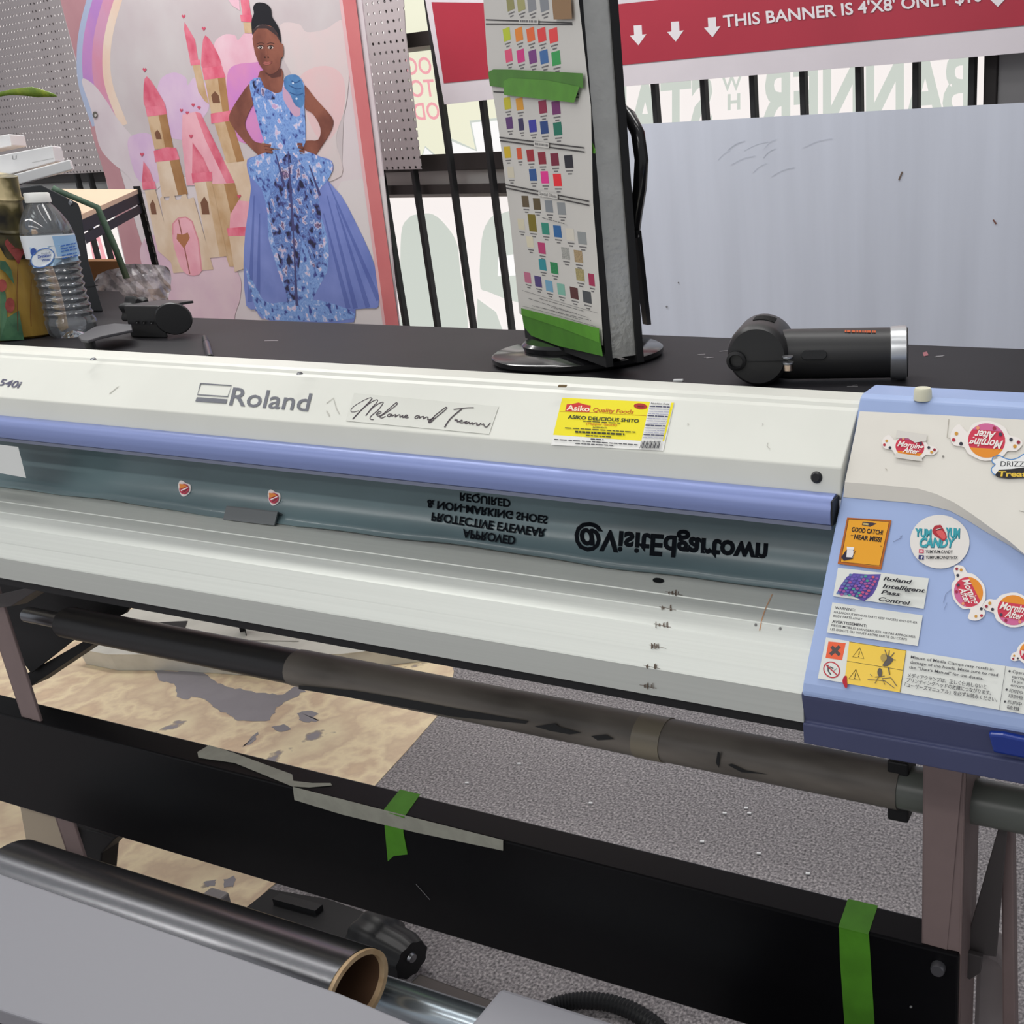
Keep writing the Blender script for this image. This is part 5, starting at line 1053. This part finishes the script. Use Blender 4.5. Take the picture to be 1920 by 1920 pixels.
# grey boards in the foreground
GB = mat('grey_board', (133, 133, 139), .5)
zg = ZP(.63)
g1 = thing('grey_table', (-1, .3, 0), 'large flat grey board at the lower left in front of the black roll', 'table')
pp = [zg(-40, 1624), zg(0, 1638), zg(640, 1863), zg(774, 1920), zg(800, 1931)]
mb = MB(); mb.ext([pp[0], pp[1], pp[2], pp[3], pp[4], zg(140, 1940), zg(80, 1920), zg(0, 1894), zg(-60, 1874)], (0, 0, -.018)); mb.build('board', GB, g1, bevel=.0015)
for x, y in ((-1.0, .36), (-.62, .36)): MB().box(x-.015, x+.015, y-.015, y+.015, 0, .612).build('leg', MATTE, g1)
g2 = thing('grey_box', (-.44, .44, 0), 'pale grey box corner at the bottom edge beside the silver tube', 'box')
a0 = zg(940, 1850)
mb = MB(); mb.box(a0.x, a0.x+.30, .20, a0.y, .605, .63); mb.build('box_lid', GB, g2, bevel=.004)
mb = MB(); mb.box(a0.x+.012, a0.x+.288, .22, a0.y-.012, 0, .605); mb.build('box_body', GB, g2)

# black clamp foot, rail and hose on the carpet
f0 = ZP(.05)
ft = thing('tripod_foot', fl(650, 1790), 'black plastic stand foot with ribbed knob on the carpet', 'stand foot')
mb = MB()
tp = [f0(*q_) for q_ in ((470, 1700), (505, 1672), (610, 1690), (680, 1715), (705, 1735), (690, 1760), (600, 1765), (500, 1735))]
B_ = [V((p.x*.99, p.y+.012, .0)) for p in tp]; n = len(tp)
mb.add(tp, [list(range(n))]); mb.add(tp+B_, [(i, (i+1) % n, (i+1) % n+n, i+n) for i in range(n)]); mb.build('foot_body', MATTE, ft, bevel=.006)
k0, k1 = f0(690, 1755), f0(772, 1800); kd = (k1-k0).normalized()
MB().lathe(V((k0.x, k0.y, .05)), [(0, -.01), (.040, -.01), (.046, .0), (.046, .035), (.040, .045), (.036, .05), (.036, (k1-k0).length*.8), (.030, (k1-k0).length), (0, (k1-k0).length)], 42, kd, ripple=lambda th, z: .05*cos(9*th)).build('knob', BLACK, ft)
mb = MB(); mb.lathe(V((k1.x, k1.y, .055)), [(0, .006), (.007, .005), (.009, 0)], 16, kd); mb.build('knob_bolt', STEEL, ft)
MB().obox((f0(520, 1690)+f0(600, 1712))/2+V((0, 0, .006)), (f0(600, 1712)-f0(520, 1690))/2, V((0, .008, 0)), V((0, 0, .006))).build('foot_rib', BLACK, ft)
ra, rb_ = ZP(.03)(770, 1852), ZP(.03)(990, 1935); rd = (rb_-ra).normalized(); rn = V((-rd.y, rd.x, 0))
o = MB().obox((ra+rb_)/2+V((0, 0, -.01)), (rb_-ra)/2, rn*.022, V((0, 0, .02))).build('steel_rail', mat('dark_rail', (74, 70, 68), .35, .6), bevel=.003); tag(o, 'dark metal rail lying on the carpet beside the ribbed knob', 'rail')
zo = ZP(.014); hp_ = [zo(*q_) for q_ in ((1000, 1905), (1040, 1885), (1085, 1876), (1140, 1880), (1190, 1898), (1235, 1930), (1260, 1975))]
hp_ = crom(hp_, 14, False); mb = MB(); mb.tube(hp_, [.014 if i % 2 else .0118 for i in range(len(hp_))], 12); o = mb.build('corrugated_hose', BLACK); tag(o, 'black corrugated hose curving on the carpet at the bottom edge', 'hose')
# lint on the carpet
mb = MB(); rr = random.Random(5)
for u, v in ((1398, 1515), (1315, 1578), (1421, 1600), (1512, 1638), (972, 1432), (873, 1468), (1110, 1506), (1405, 1525), (1356, 1525), (1300, 1700)):
    p_ = ZP(.003)(u+rr.uniform(-3, 3), v); mb.obox(p_, V((.004, .001, 0)), V((-.0006, .0022, 0)), V((0, 0, .0015)))
o = mb.build('carpet_lint', WHITE); tag(o, 'scattered white lint specks on the grey carpet', 'lint', kind='stuff')
for u, v, nm in ((1055, 722, 'debris'),):
    p_ = ZP(1.0998)(u, v+4)
    o = MB().obox(p_+V((0, 0, .0012)), (.0042, .0008, 0), (-.0005, .0014, 0), (.0006, 0, .0011)).build('wood_chip', mat('chip', (130, 112, 84), .7)); tag(o, 'small brown chip on the top edge of the printer', 'chip')
